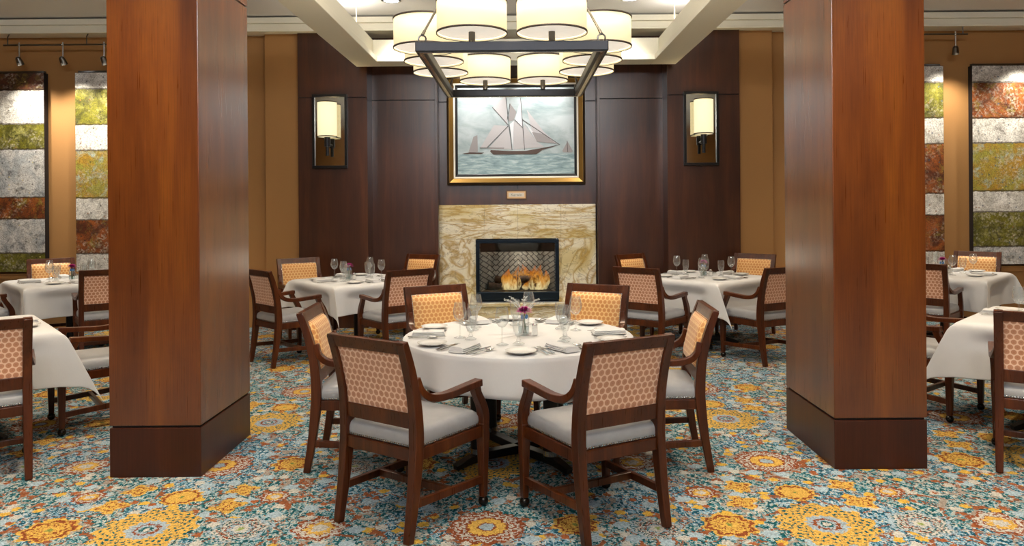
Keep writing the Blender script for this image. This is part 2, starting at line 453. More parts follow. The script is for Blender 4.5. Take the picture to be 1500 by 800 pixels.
# ------------------------------------------------------------------ camera
cam = bpy.data.cameras.new('camera'); co = bpy.data.objects.new('camera', cam); COL.objects.link(co)
cam.sensor_width = 36; cam.lens = 1100 / 1500 * 36
cam.shift_x = (750 - 761) / 1500; cam.shift_y = (298 - 400) / 1500
co.matrix_world = Matrix.Translation((0, 0, 1.53)) @ Matrix.Rotation(PI / 2, 4, 'X') @ Matrix.Rotation(-math.radians(.45), 4, 'Z')
cam.clip_end = 60
SC.camera = co

# ------------------------------------------------------------------ room
CEIL = 3.82
YB = -4.0
b = MB(); b.box(-8, 8, YB, 10.1, -.1, 0); struct(b.build('floor', M['carpet'], smooth=0), 'blue and yellow patterned carpet with round floral medallions', 'floor')
b = MB(); b.box(-8, 8, YB, 10.1, CEIL, CEIL + .12); struct(b.build('ceiling', M['ceiling'], smooth=0), 'pale grey flat ceiling', 'ceiling')
b = MB(); b.box(-8.1, -8, YB, 10.1, 0, CEIL); struct(b.build('wall_left', M['gold_wall'], smooth=0), 'gold painted side wall beyond the left edge', 'wall')
b = MB(); b.box(8, 8.1, YB, 10.1, 0, CEIL); struct(b.build('wall_right', M['gold_wall'], smooth=0), 'gold painted side wall beyond the right edge', 'wall')
for nm, x0, x1 in (('wall_front_left', -8, -3.4), ('wall_front_right', 3.4, 8)):
    b = MB(); b.box(x0, x1, YB - .1, YB, 0, CEIL)
    struct(b.build(nm, M['gold_wall'], smooth=0), 'gold wall behind the viewpoint, %s of the opening' % nm.split('_')[-1], 'wall')
GW = 9.45
for nm, s in (('wall_rear_left', -1), ('wall_rear_right', 1)):
    b = MB()
    xs = sorted((s * 8, s * 2.74)); b.box(xs[0], xs[1], GW, GW + .6, 0, CEIL)
    xs = sorted((s * 3.16, s * 2.72)); b.box(xs[0], xs[1], GW - .1, GW + .2, 0, CEIL)
    struct(b.build(nm, M['gold_wall'], smooth=0, bevel=.004), 'gold painted rear wall %s of the wood panelling' % ('left' if s < 0 else 'right'), 'wall')
    b = MB(); xs = sorted((s * 8, s * 3.17)); b.box(xs[0], xs[1], GW - .03, GW - .001, .63, .68); b.box(xs[0], xs[1], GW - .045, GW - .001, .68, .70)
    struct(b.build('trim_%d' % (1 if s < 0 else 2), M['gold_wall'], smooth=0, bevel=.003), 'gold chair rail moulding on the rear wall, %s half' % ('left' if s < 0 else 'right'), 'trim')
# wood panelling: outer, inner and centre bays
GZ = 2.86
def bay(nm, x0, x1, y, label, split=None, hole=None):
    b = MB(); g = .006
    if hole:
        hx0, hx1, hz0, hz1 = hole
        for ya, yb_, mi, top in ((y, y + .05, 0, GZ - g), (y + .012, y + .45, 1, GZ)):
            b.mi = mi
            b.box(x0, hx0, ya, yb_, 0, top); b.box(hx1, x1, ya, yb_, 0, top); b.box(hx0, hx1, ya, yb_, 0, hz0); b.box(hx0, hx1, ya, yb_, hz1, top)
        b.mi = 1; b.box(x0, x1, y + .012, y + .45, GZ, CEIL - .001)
    else:
        b.box(x0, x1, y, y + .05, 0, GZ - g); b.mi = 1; b.box(x0, x1, y + .012, y + .45, .001, CEIL - .001)
    b.mi = 0; b.box(x0, x1, y, y + .05, GZ + g, CEIL)
    if split is not None:
        b.mi = 1; b.box(split - .005, split + .005, y - .002, y + .01, 1.72, 2.0)
    struct(b.build(nm, [M['panel'], M['groove']], smooth=0, merge=False), label, 'wall')
bay('wall_panel_outer_left', -2.735, -1.885, 9.30, 'dark wood wall panel carrying the left sconce')
bay('wall_panel_outer_right', 1.845, 2.735, 9.30, 'dark wood wall panel carrying the right sconce')
bay('wall_panel_inner_left', -1.884, -1.045, 9.605, 'recessed dark wood wall panel left of the fireplace')
bay('wall_panel_inner_right', 1.005, 1.844, 9.605, 'recessed dark wood wall panel right of the fireplace')
bay('wall_panel_centre', -1.044, 1.004, 9.80, 'dark wood chimney wall behind the ship painting', -.02, (-.56, .51, .25, 1.07))
# narrow returns in solid wood so the recess sides read as panel edges
for k, (x0, x1, y0, y1) in enumerate(((-1.90, -1.878, 9.302, 9.62), (1.838, 1.86, 9.302, 9.62), (-1.075, -1.04, 9.592, 9.81), (1.0, 1.035, 9.592, 9.81))):
    b = MB(); b.box(x0, x1, y0, y1, 0, CEIL)
    struct(b.build('trim_%d' % (3 + k), M['panel'], smooth=0, bevel=.003), ('dark wood corner strip, %s recess edge' % ('outer left', 'outer right', 'inner left', 'inner right')[k]), 'trim')
# cornice along the rear wall
b = MB(); b.box(-8, 8, 9.10, 10.0, 3.66, 3.73); b.box(-8, 8, 9.06, 10.0, 3.73, 3.80); b.box(-8, 8, 9.085, 9.14, 3.635, 3.66)
struct(b.build('trim_7', M['cream'], smooth=0, bevel=.006, merge=False), 'stepped cream cornice along the rear wall', 'trim')
# suspended coffer frame
def frame_ring(b, ox0, ox1, oy1, ix0, ix1, iy1, z0, z1, ynear=-.5):
    b.box(ox0, ix0, ynear, oy1, z0, z1); b.box(ix1, ox1, ynear, oy1, z0, z1); b.box(ix0, ix1, iy1, oy1, z0, z1)
b = MB(); cx = -.03
frame_ring(b, cx - 1.955, cx + 1.955, 9.20, cx - 1.645, cx + 1.645, 8.87, 3.22, 3.285)
frame_ring(b, cx - 1.94, cx + 1.94, 9.18, cx - 1.70, cx + 1.70, 8.93, 3.285, 3.49)
b.box(cx - 1.955, cx + 1.955, -.8, -.5, 3.22, 3.49)
struct(b.build('trim_8', M['cream'], smooth=0, bevel=.005, merge=False), 'cream suspended ceiling beam frame around the chandelier', 'trim')
for k, sx in enumerate((-1, 1)):
    for yy in (8.5, 5.5, 2.5):
        b = MB(); b.lathe([(.008, 3.48), (.008, CEIL)], (cx + sx * 1.80, yy, 0), 8, True)
        b.lathe([(.02, CEIL - .012), (.02, CEIL)], (cx + sx * 1.80, yy, 0), 10, True)
        struct(b.build('trim_%d' % (9 + k * 3 + (8.5, 5.5, 2.5).index(yy)), M['cream']), 'thin cream rod hanging the ceiling beam', 'trim')

# square wooden pillars
def pillar(x0, x1, y0, y1, label):
    o = thing('column', label, 'pillar', ((x0 + x1) / 2, (y0 + y1) / 2, 0), kind='structure')
    w, d = (x1 - x0) / 2, (y1 - y0) / 2
    b = MB(); b.box(-w, w, -d, d, .291, 2.845); b.build('shaft', M['pillar'], o, 0, .004)
    b = MB(); b.box(-w, w, -d, d, 0, .279); b.build('plinth', M['plinth'], o, 0, .004)
    b = MB(); b.box(-w, w, -d, d, 2.857, CEIL); b.build('cap_panel', M['pillar'], o, 0, .004)
    b = MB(); b.box(-w + .012, w - .012, -d + .012, d - .012, .27, 2.87); b.build('core', M['groove'], o, 0)
    return o
pillar(-2.323, -1.807, 4.235, 5.01, 'square cherry wood pillar standing left of the round table')
pillar(1.783, 2.312, 4.275, 5.05, 'square cherry wood pillar standing right of the round table')

# ------------------------------------------------------------------ wall art
def wall_art(x0, x1, z0, z1, bands, seed, label):
    w, h = x1 - x0, z1 - z0
    o = thing('wall_art', label, 'artwork', ((x0 + x1) / 2, GW - .002, z0), group='tall banded abstract panels on the gold wall')
    b = MB(); b.box(-w / 2 + .004, w / 2 - .004, -.083, -.03, .004, h - .004); b.build('canvas', art('abstract_bands_%d' % seed, bands, seed), o, 0)
    b = MB(); b.box(-w / 2, w / 2, -.078, 0, 0, h); b.build('edge_frame', M['groove'], o, 0)
    b = MB(); b.box(-w / 2 + .02, w / 2 - .02, -.05, -.002, h + .006, h + .03); b.build('top_rail', M['pewter'], o, 0, .003)
bA = [(0, 'd'), (.083, 'w'), (.255, 'g'), (.382, 's'), (.625, 'r'), (.732, 's'), (.905, 'g')]
bB = [(0, 'w'), (.08, 'g'), (.26, 'w'), (.39, 'y'), (.63, 'w'), (.74, 'r'), (.91, 'w')]
bC = [(0, 'w'), (.08, 'g'), (.26, 'w'), (.39, 'r'), (.64, 'w'), (.75, 'r'), (.93, 'w')]
bD = [(0, 'w'), (.083, 'r'), (.262, 'w'), (.388, 'y'), (.63, 'w'), (.735, 'g'), (.91, 's')]
YA = GW - .08
wall_art(-6.93, -5.92, .72, 3.205, bA, 1, 'tall abstract panel with a dark rust top band on the left wall')
wall_art(-5.535, -4.50, .72, 3.205, bB, 2, 'tall abstract panel with a white top band beside the left pillar')
wall_art(4.28, 5.30, .72, 3.205, bC, 3, 'tall abstract panel half hidden by the right pillar')
wall_art(5.656, 6.70, .72, 3.205, bD, 4, 'tall abstract panel with yellow middle band at the right edge')

# track lights
def track(x0, x1, heads, stand, z, label):
    o = thing('track_light', label, 'track light', (0, 9.12, z))
    b = MB(); b.tube([(x0, 0, 0), (x1, 0, 0)], .011, 8); b.build('rail', M['pewter'], o)
    for x in stand:
        b = MB(); b.tube([(x, 0, 0), (x, 0, .10), (x, .03, CEIL - z if False else 3.64 - z)], .007, 8); b.build('standoff', M['pewter'], o)
    for x in heads:
        b = MB(); b.tube([(x, 0, .03), (x, 0, -.16)], .009, 8)
        b.ball((x, 0, -.005), .018, 10, 6)
        h = b.build('stem', M['steel'], o)
        b = MB(); b.lathe([(.012, .06), (.03, .045), (.036, .0), (.04, -.045), (.034, -.047), (.03, -.03)], (0, 0, 0), 16)
        q = b.build('lamp_head', M['pewter'], h, loc=(x, 0, -.20)); q.rotation_euler = (math.radians(22), math.radians(-12), 0)
        b = MB(); b.lathe([(0, -.034), (.033, -.034)], (0, 0, 0), 16); b.build('bulb', M['lamp'], h, loc=(x, 0, -.20)).rotation_euler = q.rotation_euler
    return o
track(-6.25, -4.35, (-6.06, -5.53, -5.03), (-6.2, -5.24), 3.50, 'slim track light with three hanging spots on the left wall')
track(4.2, 5.46, (5.31, 4.35), (5.40, 4.5), 3.545, 'slim track light with a hanging spot on the right wall')

# recessed downlights
for k, (x, y) in enumerate(((-1.42, 8.42), (1.26, 8.42))):
    o = thing('recessed_downlight', 'round recessed ceiling downlight %s of the chandelier' % ('left' if k == 0 else 'right'), 'downlight', (x, y, CEIL))
    b = MB(); b.lathe([(.085, -.012), (.11, -.010), (.115, -.001), (.085, -.001)], (0, 0, 0), 24); b.build('trim_ring', M['chrome'], o)
    b = MB(); b.lathe([(0, -.004), (.086, -.004)], (0, 0, 0), 24); b.build('lens', M['lamp'], o)

# ------------------------------------------------------------------ fireplace
FY = 9.72
fp = thing('fireplace', 'veined cream stone fireplace with a burning log fire', 'fireplace', (-.025, FY, 0))
fx0, fx1, fz = -1.035, 1.01, 1.515
ox0, ox1, oz0, oz1 = -.545, .53, .285, 1.062     # opening
cols = [fx0, -.43, .0, .56, fx1]
for a, c in zip(cols, cols[1:]):
    b = MB(); b.box(a + .001, c - .001, 0, .075, oz1 + .012, fz); b.build('lintel_slab', M['marble_h'], fp, 0, .002)
b = MB(); b.box(fx0, ox0 + .004, 0, .075, .25, oz1 + .01); b.build('jamb_slab', M['marble_v'], fp, 0, .002)
b = MB(); b.box(ox1 - .004, fx1, 0, .075, .25, oz1 + .01); b.build('jamb_slab', M['marble_v'], fp, 0, .002)
b = MB(); b.box(fx0 - .01, fx1 + .01, -.16, .074, .215, .25); b.build('hearth_slab', M['marble_h'], fp, 0, .004)
b = MB(); b.box(fx0, fx1, -.14, .073, 0, .215); b.build('hearth_base', M['marble_h'], fp, 0, .002)
# firebox
b = MB()
for (x0, x1, z0, z1) in ((ox0, ox1, oz1 - .045, oz1), (ox0, ox1, oz0, oz0 + .10), (ox0, ox0 + .045, oz0 + .10, oz1 - .045), (ox1 - .045, ox1, oz0 + .10, oz1 - .045)):
    b.box(x0, x1, -.03, .05, z0, z1)
t = NT('blue_black_steel'); t.bsdf('#2a3540', .25, .8); M['fire_steel'] = t.m
fr = b.build('fire_frame', M['fire_steel'], fp, 0, .004, merge=False)
b = MB()
bx0, bx1, by1 = ox0 + .05, ox1 - .05, .42
b.face([b.bm.verts.new(p) for p in ((bx0 + .12, by1, oz0 + .1), (bx1 - .12, by1, oz0 + .1), (bx1 - .12, by1, oz1 - .04), (bx0 + .12, by1, oz1 - .04))])
b.build('brick_back', M['brick'], fp, 0, solid=.01)
b = MB()
for xa, xb in ((bx0, bx0 + .12), (bx1, bx1 - .12)):
    b.face([b.bm.verts.new(p) for p in ((xa, .05, oz0 + .1), (xb, by1, oz0 + .1), (xb, by1, oz1 - .04), (xa, .05, oz1 - .04))])
b.build('brick_side', M['brick'], fp, 0, solid=.01)
b = MB(); b.box(bx0 - .02, bx1 + .02, .04, by1 + .02, oz0 + .06, oz0 + .1); b.build('fire_floor', M['log'], fp, 0)
b = MB(); b.box(bx0 - .02, bx1 + .02, .04, by1 + .02, oz1 - .05, oz1); b.box(bx0, bx1, .055, .07, oz1 - .16, oz1 - .05); b.build('fire_hood', M['groove'], fp, 0)
b = MB(); b.box(ox0 + .04, ox1 - .04, -.004, .0, oz0 + .098, oz1 - .04); b.build('glass_pane', M['pane'], fp, 0)
for k, (x0, y0, z0, x1, y1, z1, r) in enumerate(((-.40, .22, .43, .18, .30, .42, .05), (-.12, .16, .43, .34, .20, .44, .055), (-.30, .30, .52, .28, .20, .545, .05), (-.02, .14, .50, .22, .30, .60, .042), (-.1, .18, .52, .22, .16, .53, .048))):
    b = MB(); n = 9; pts = []; rr = []
    for i in range(n):
        u = i / (n - 1); pts.append((x0 + (x1 - x0) * u, y0 + (y1 - y0) * u + .008 * math.sin(i * 2 + k), z0 + (z1 - z0) * u + .008 * math.cos(i * 1.7 + k))); rr.append(r * (1 + .12 * math.sin(i * 2.3 + k)))
    b.tube(pts, rr, 12); b.build('log', M['log'], fp)
fl = ((-.17, .12, .30, .07), (-.10, .10, .36, .09), (-.03, .13, .40, .09), (.06, .22, .42, .10), (.20, .12, .34, .08), (.27, .11, .42, .09), (.34, .13, .34, .07),
      (.14, .24, .38, .10), (-.13, .22, .34, .09), (-.06, .09, .22, .06), (.30, .09, .26, .06), (.24, .20, .40, .09), (.10, .09, .16, .05))
for k, (x, y, h, r) in enumerate(fl):
    b = MB(); rings = []
    for i in range(15):
        u = i / 14; w = r * (math.sin(PI * min(1, u * 1.15 + .12)) ** .8 * (1 - u) ** .55 + .003)
        ox = .05 * math.sin(u * 5 + k * 1.9) * u; oy = .02 * math.cos(u * 4 + k) * u
        rings.append([(x + ox + w * (1 + .25 * math.sin(3 * a + k + u * 6)) * math.cos(a), y + oy + .6 * w * math.sin(a), .40 + h * u) for a in [2 * PI * j / 14 for j in range(14)]])
    b.loft(rings); b.build('flame', M['flame'], fp, 60)

# ------------------------------------------------------------------ ship painting
def sx(px): return (px - 757.0) / 113.2
def sz(py): return 1.53 + (299.6 - py) / 113.2
PT = 9.76
pt = thing('wall_picture', 'gold framed painting of a sailing schooner above the fireplace', 'painting', (-.035, PT, 0))
t = NT('seascape')
x, y, z = t.sep(t.coords())[:3]
n = t.noise(t.mapping(t.coords(), (1, 1, 2.2)), 2.2, 5, .6, .5)
sky = t.mix(t.ramp(n, [(.35, '#000000'), (.65, '#ffffff')]), '#8b9a9a', '#b9c1c1')
sky = t.mix(t.ramp(z, [(.0, '#000000'), (1.0, '#000000')]), sky, '#8fa3a3')
w = t.noise(t.mapping(t.coords(), (3, 1, 16)), 2.0, 5, .65, .4)
sea = t.ramp(w, [(.3, '#63787c'), (.5, '#8a9ea0'), (.7, '#b7c2c2')])
t.bsdf(t.mix(t.math('LESS_THAN', z, sz(226.5)), sky, sea), .6, Specular_IOR_Level=.2)
M['sea'] = t.m
M['sail'] = simple('painted_sail', '#b9b4b3', .9); M['sail2'] = simple('painted_sail_pale', '#d3d2d3', .9); M['sail3'] = simple('painted_sail_shade', '#97918f', .9)
M['hull'] = simple('painted_hull', '#54453e', .9); M['rig'] = simple('painted_rigging', '#5c5654', .9)
x0, x1, z0, z1 = sx(655), sx(858), sz(272), sz(113)
b = MB()
fw = .145
cx0, cx1, cz0, cz1 = x0 + fw * .9, x1 - fw * .9, z0 + fw * .85, z1 - fw * .9
b.box(cx0 - .02, cx1 + .02, -.0, .02, cz0 - .02, cz1 + .02)
cv = 0
def poly(pts, mi, dy):
    b.mi = mi
    V = [b.bm.verts.new((sx(p[0]), dy, sz(p[1]))) for p in pts]
    b.face(V)
def Z(x, y): return (640 + x / 4.446, 120 + y / 4.446)
def line(p, q, wd, mi, dy):
    p, q = Vector(p), Vector(q); d = (q - p).normalized(); nn = Vector((-d.y, d.x)) * wd / 2
    poly([p - nn, q - nn, q + nn, p + nn], mi, dy)
sails = [([(465, 290), (370, 170), (452, 92)], 1), ([(470, 265), (482, 145), (522, 200), (505, 255)], 3), ([(510, 255), (552, 112), (560, 300)], 2),
         ([(285, 432), (375, 285), (465, 290), (330, 432)], 1), ([(335, 440), (468, 292), (492, 446)], 1), ([(500, 446), (505, 258), (570, 305), (572, 440)], 1),
         ([(478, 280), (505, 258), (498, 440)], 2), ([(572, 438), (570, 280), (655, 395), (705, 432)], 1), ([(590, 185), (625, 330), (790, 412), (700, 330)], 1),
         ([(570, 262), (625, 325), (690, 395), (655, 395)], 2), ([(622, 332), (700, 345), (780, 410), (655, 396)], 3)]
for i, (pl, m_) in enumerate(sails): poly([Z(*p) for p in pl], m_, -.0012 - i * .0001)
poly([Z(*p) for p in ((348, 458), (352, 448), (470, 455), (580, 455), (672, 440), (810, 415), (690, 450), (650, 478), (370, 478))], 4, -.0028)
poly([Z(*p) for p in ((205, 468), (240, 360), (266, 350), (268, 460))], 3, -.0012); poly([Z(*p) for p in ((165, 470), (215, 462), (310, 464), (290, 475), (180, 474))], 4, -.0016)
poly([Z(*p) for p in ((820, 458), (855, 395), (890, 460), (880, 468), (828, 467))], 3, -.0012)
for p, q in (((452, 90), (492, 450)), ((550, 108), (574, 450)), ((365, 168), (468, 285)), ((510, 250), (560, 302)), ((280, 434), (440, 436)), ((852, 392), (856, 465)), ((560, 250), (805, 418)), ((480, 145), (462, 250)), ((470, 290), (330, 430))):
    line(Z(*p), Z(*q), .9, 5, -.0032)
b.build('canvas', [M['sea'], M['sail'], M['sail2'], M['sail3'], M['hull'], M['rig']], pt, 0, merge=False)
def mould(nm, mat, d0, d1, ya, yb):
    b = MB()
    X0, X1, Z0, Z1 = x0 + d0, x1 - d0, z0 + d0, z1 - d0; U0, U1, W0, W1 = x0 + d1, x1 - d1, z0 + d1, z1 - d1
    A = [(X0, Z0), (X1, Z0), (X1, Z1), (X0, Z1)]; B_ = [(U0, W0), (U1, W0), (U1, W1), (U0, W1)]
    for i in range(4):
        j = (i + 1) % 4
        b.hexa([(A[i][0], .03, A[i][1]), (A[j][0], .03, A[j][1]), (B_[j][0], .03, B_[j][1]), (B_[i][0], .03, B_[i][1]),
                (A[i][0], ya, A[i][1]), (A[j][0], ya, A[j][1]), (B_[j][0], yb, B_[j][1]), (B_[i][0], yb, B_[i][1])])
    b.build(nm, mat, pt, 0, .003, merge=False)
M['gilt'] = simple('gilt_wood', '#8f6d34', .32, .75); M['gilt_dark'] = simple('dark_gilt', '#3c2a16', .4, .4); M['liner'] = simple('pale_liner', '#d9d2c0', .6); M['black_lacq'] = simple('black_lacquer', '#0d0c0c', .3)
mould('outer_moulding', M['gilt_dark'], 0, .03, -.03, -.045); mould('gilt_moulding', M['gilt'], .03, .085, -.045, -.02)
mould('liner', M['liner'], .085, .108, -.018, -.014); mould('inner_moulding', M['black_lacq'], .108, .14, -.016, -.006)

pq = thing('name_plaque', 'small framed nameplate below the ship painting', 'sign', (sx(756.5) - .035, 9.798, sz(287)))
b = MB(); b.box(-.132, .132, -.018, 0, -.058, .058); b.build('plaque_frame', simple('plaque_wood', '#6a4520', .4, .2), pq, 0, .004)
b = MB(); b.box(-.118, .118, -.021, -.016, -.045, .045); b.build('plaque_plate', simple('brass_plate', '#cfa878', .35, .3), pq, 0)
b = MB(); b.box(-.10, .10, -.0225, -.02, -.026, .026); b.build('plaque_card', simple('plaque_card', '#cfc6b8', .5), pq, 0)
tc = bpy.data.curves.new('lettering', 'FONT'); tc.body = 'Karwin'; tc.size = .05; tc.align_x = 'CENTER'; tc.align_y = 'CENTER'; tc.extrude = .0006
to = bpy.data.objects.new('lettering', tc); COL.objects.link(to); to.parent = pq; to.location = (0, -.0228, 0); to.rotation_euler = (PI / 2, 0, 0)
dg = bpy.context.evaluated_depsgraph_get()
lm = bpy.data.meshes.new_from_object(to.evaluated_get(dg)); bpy.data.objects.remove(to)
lm.materials.clear(); lm.materials.append(simple('plaque_ink', '#6f7672', .5))
to = bpy.data.objects.new('lettering', lm); COL.objects.link(to); to.parent = pq; to.location = (0, -.0228, 0); to.rotation_euler = (PI / 2, 0, 0)

# ------------------------------------------------------------------ sconces
def sconce(x, label):
    o = thing('wall_sconce', label, 'wall lamp', (x, 9.296, 1.98))
    b = MB(); H_, W_ = .915, .215
    for (xa, xb, za, zb) in ((-W_, W_, 0, .035), (-W_, W_, H_ - .035, H_), (-W_, -W_ + .03, .035, H_ - .035), (W_ - .03, W_, .035, H_ - .035)): b.box(xa, xb, -.045, 0, za, zb)
    b.build('mirror_frame', M['black_lacq'], o, 0, .004, merge=False)
    b = MB(); rings = []
    for i in range(9):
        u = -1 + 2 * i / 8; xx = u * (W_ - .028); yy = -.022 - .006 * (1 - u * u)
        rings.append([(xx, yy, .03), (xx, yy, H_ - .03)])
    b.loft(rings, False, False); b.build('mirror_glass', M['mirror'], o, 60)
    b = MB(); b.lathe([(.115, .38), (.115, .80)], (0, -.15, 0), 32); b.build('lamp_shade', M['sconce_shade'], o, solid=.003)
    b = MB(); b.lathe([(.118, .375), (.118, .388)], (0, -.15, 0), 32); b.lathe([(.118, .795), (.118, .805)], (0, -.15, 0), 32); b.build('shade_trim', M['trim_brown'], o, solid=.004)
    b = MB(); b.lathe([(0, .40), (.113, .40)], (0, -.15, 0), 32); b.build('diffuser', M['diffuser'], o)
    b = MB(); b.lathe([(.036, .26), (.036, .375)], (0, -.15, 0), 20, True); b.lathe([(.02, .15), (.02, .26)], (0, -.15, 0), 16, True)
    b.build('lamp_holder', M['bronze'], o)
    b = MB(); b.tube([(0, -.15, .29), (0, -.04, .29)], .016, 12); b.build('arm', M['bronze'], o)
    L = bpy.data.lights.new('sconce_bulb', 'POINT'); L.energy = 4; L.color = (1, .86, .62); L.shadow_soft_size = .06
    lo = bpy.data.objects.new('sconce_bulb', L); COL.objects.link(lo); lo.parent = o; lo.location = (0, -.15, .66)
sconce(-2.335, 'mirror-backed sconce lit on the dark panel left of the fireplace')
sconce(2.25, 'mirror-backed sconce lit on the dark panel right of the fireplace')

# ------------------------------------------------------------------ chandelier
CX, CY = -.03, 4.27
ch = thing('chandelier', 'rectangular bronze chandelier with ten cream drum shades', 'chandelier', (CX, CY, 2.243))
b = MB(); hx, hy, bw, bh = .452, .765, .05, .046
for (xa, xb, ya, yb) in ((-hx, hx, -hy, -hy + bw), (-hx, hx, hy - bw, hy), (-hx, -hx + bw, -hy + bw, hy - bw), (hx - bw, hx, -hy + bw, hy - bw)): b.box(xa, xb, ya, yb, 0, bh)
b.build('frame', M['bronze'], ch, 0, .004, merge=False)
b = MB()
for (xa, xb, ya, yb) in ((-hx + .018, hx - .018, -hy + .016, -hy + .034), (-hx + .018, hx - .018, hy - .034, hy - .016), (-hx + .016, -hx + .034, -hy + .04, hy - .04), (hx - .034, hx - .016, -hy + .04, hy - .04)): b.box(xa, xb, ya, yb, -.003, .004)
b.build('inlay_strip', M['steel'], ch, 0, merge=False)
SR, SH, SB = .165, .155, .095
sp = [(-.19, -.70), (.19, -.70), (-.19, .70), (.19, .70)] + [(s * .45, y) for s in (-1, 1) for y in (-.365, 0, .365)]
for (x, y) in sp:
    b = MB(); b.lathe([(SR, SB), (SR, SB + SH)], (0, 0, 0), 40); s_ = b.build('lamp_shade', M['shade'], ch, loc=(x, y, 0), solid=.003)
    b = MB(); b.lathe([(0, SB + .008), (SR - .003, SB + .008)], (0, 0, 0), 40); b.build('diffuser', M['diffuser'], s_)
    b = MB(); b.lathe([(SR + .003, SB - .002), (SR + .003, SB + .007)], (0, 0, 0), 40); b.lathe([(SR + .003, SB + SH - .007), (SR + .003, SB + SH + .002)], (0, 0, 0), 40); b.build('shade_trim', M['trim_brown'], s_, solid=.004)
    b = MB(); b.lathe([(.016, bh - .002), (.016, SB + .01)], (0, 0, 0), 14, True); b.build('finial', M['pewter'], s_)
for sx_ in (-1, 1):
    for sy_ in (-1, 1):
        c0 = Vector((sx_ * (hx - .03), sy_ * (hy - .03), bh)); top = Vector((0, 0, 1.16))
        b = MB()
        ring = [c0 + Vector((.018 * math.cos(a), 0, .018 + .018 * math.sin(a))) for a in [2 * PI * i / 12 for i in range(13)]]
        b.tube(ring, .004, 6, False); d = (top - c0).normalized(); st = c0 + Vector((0, 0, .036))
        b.tube([st, st + d * .03], .008, 8); b.tube([st + d * .02, top], .006, 8)
        b.build('suspension_rod', M['pewter'], ch)
b = MB(); b.tube([(0, 0, 1.12), (0, 0, CEIL - 2.243)], .012, 10); b.ball((0, 0, 1.16), .03); b.build('stem', M['bronze'], ch)
b = MB(); b.lathe([(0, 1.53), (.08, 1.535), (.09, CEIL - 2.243 - .001)], (0, 0, 0), 24); b.build('ceiling_canopy', M['bronze'], ch)

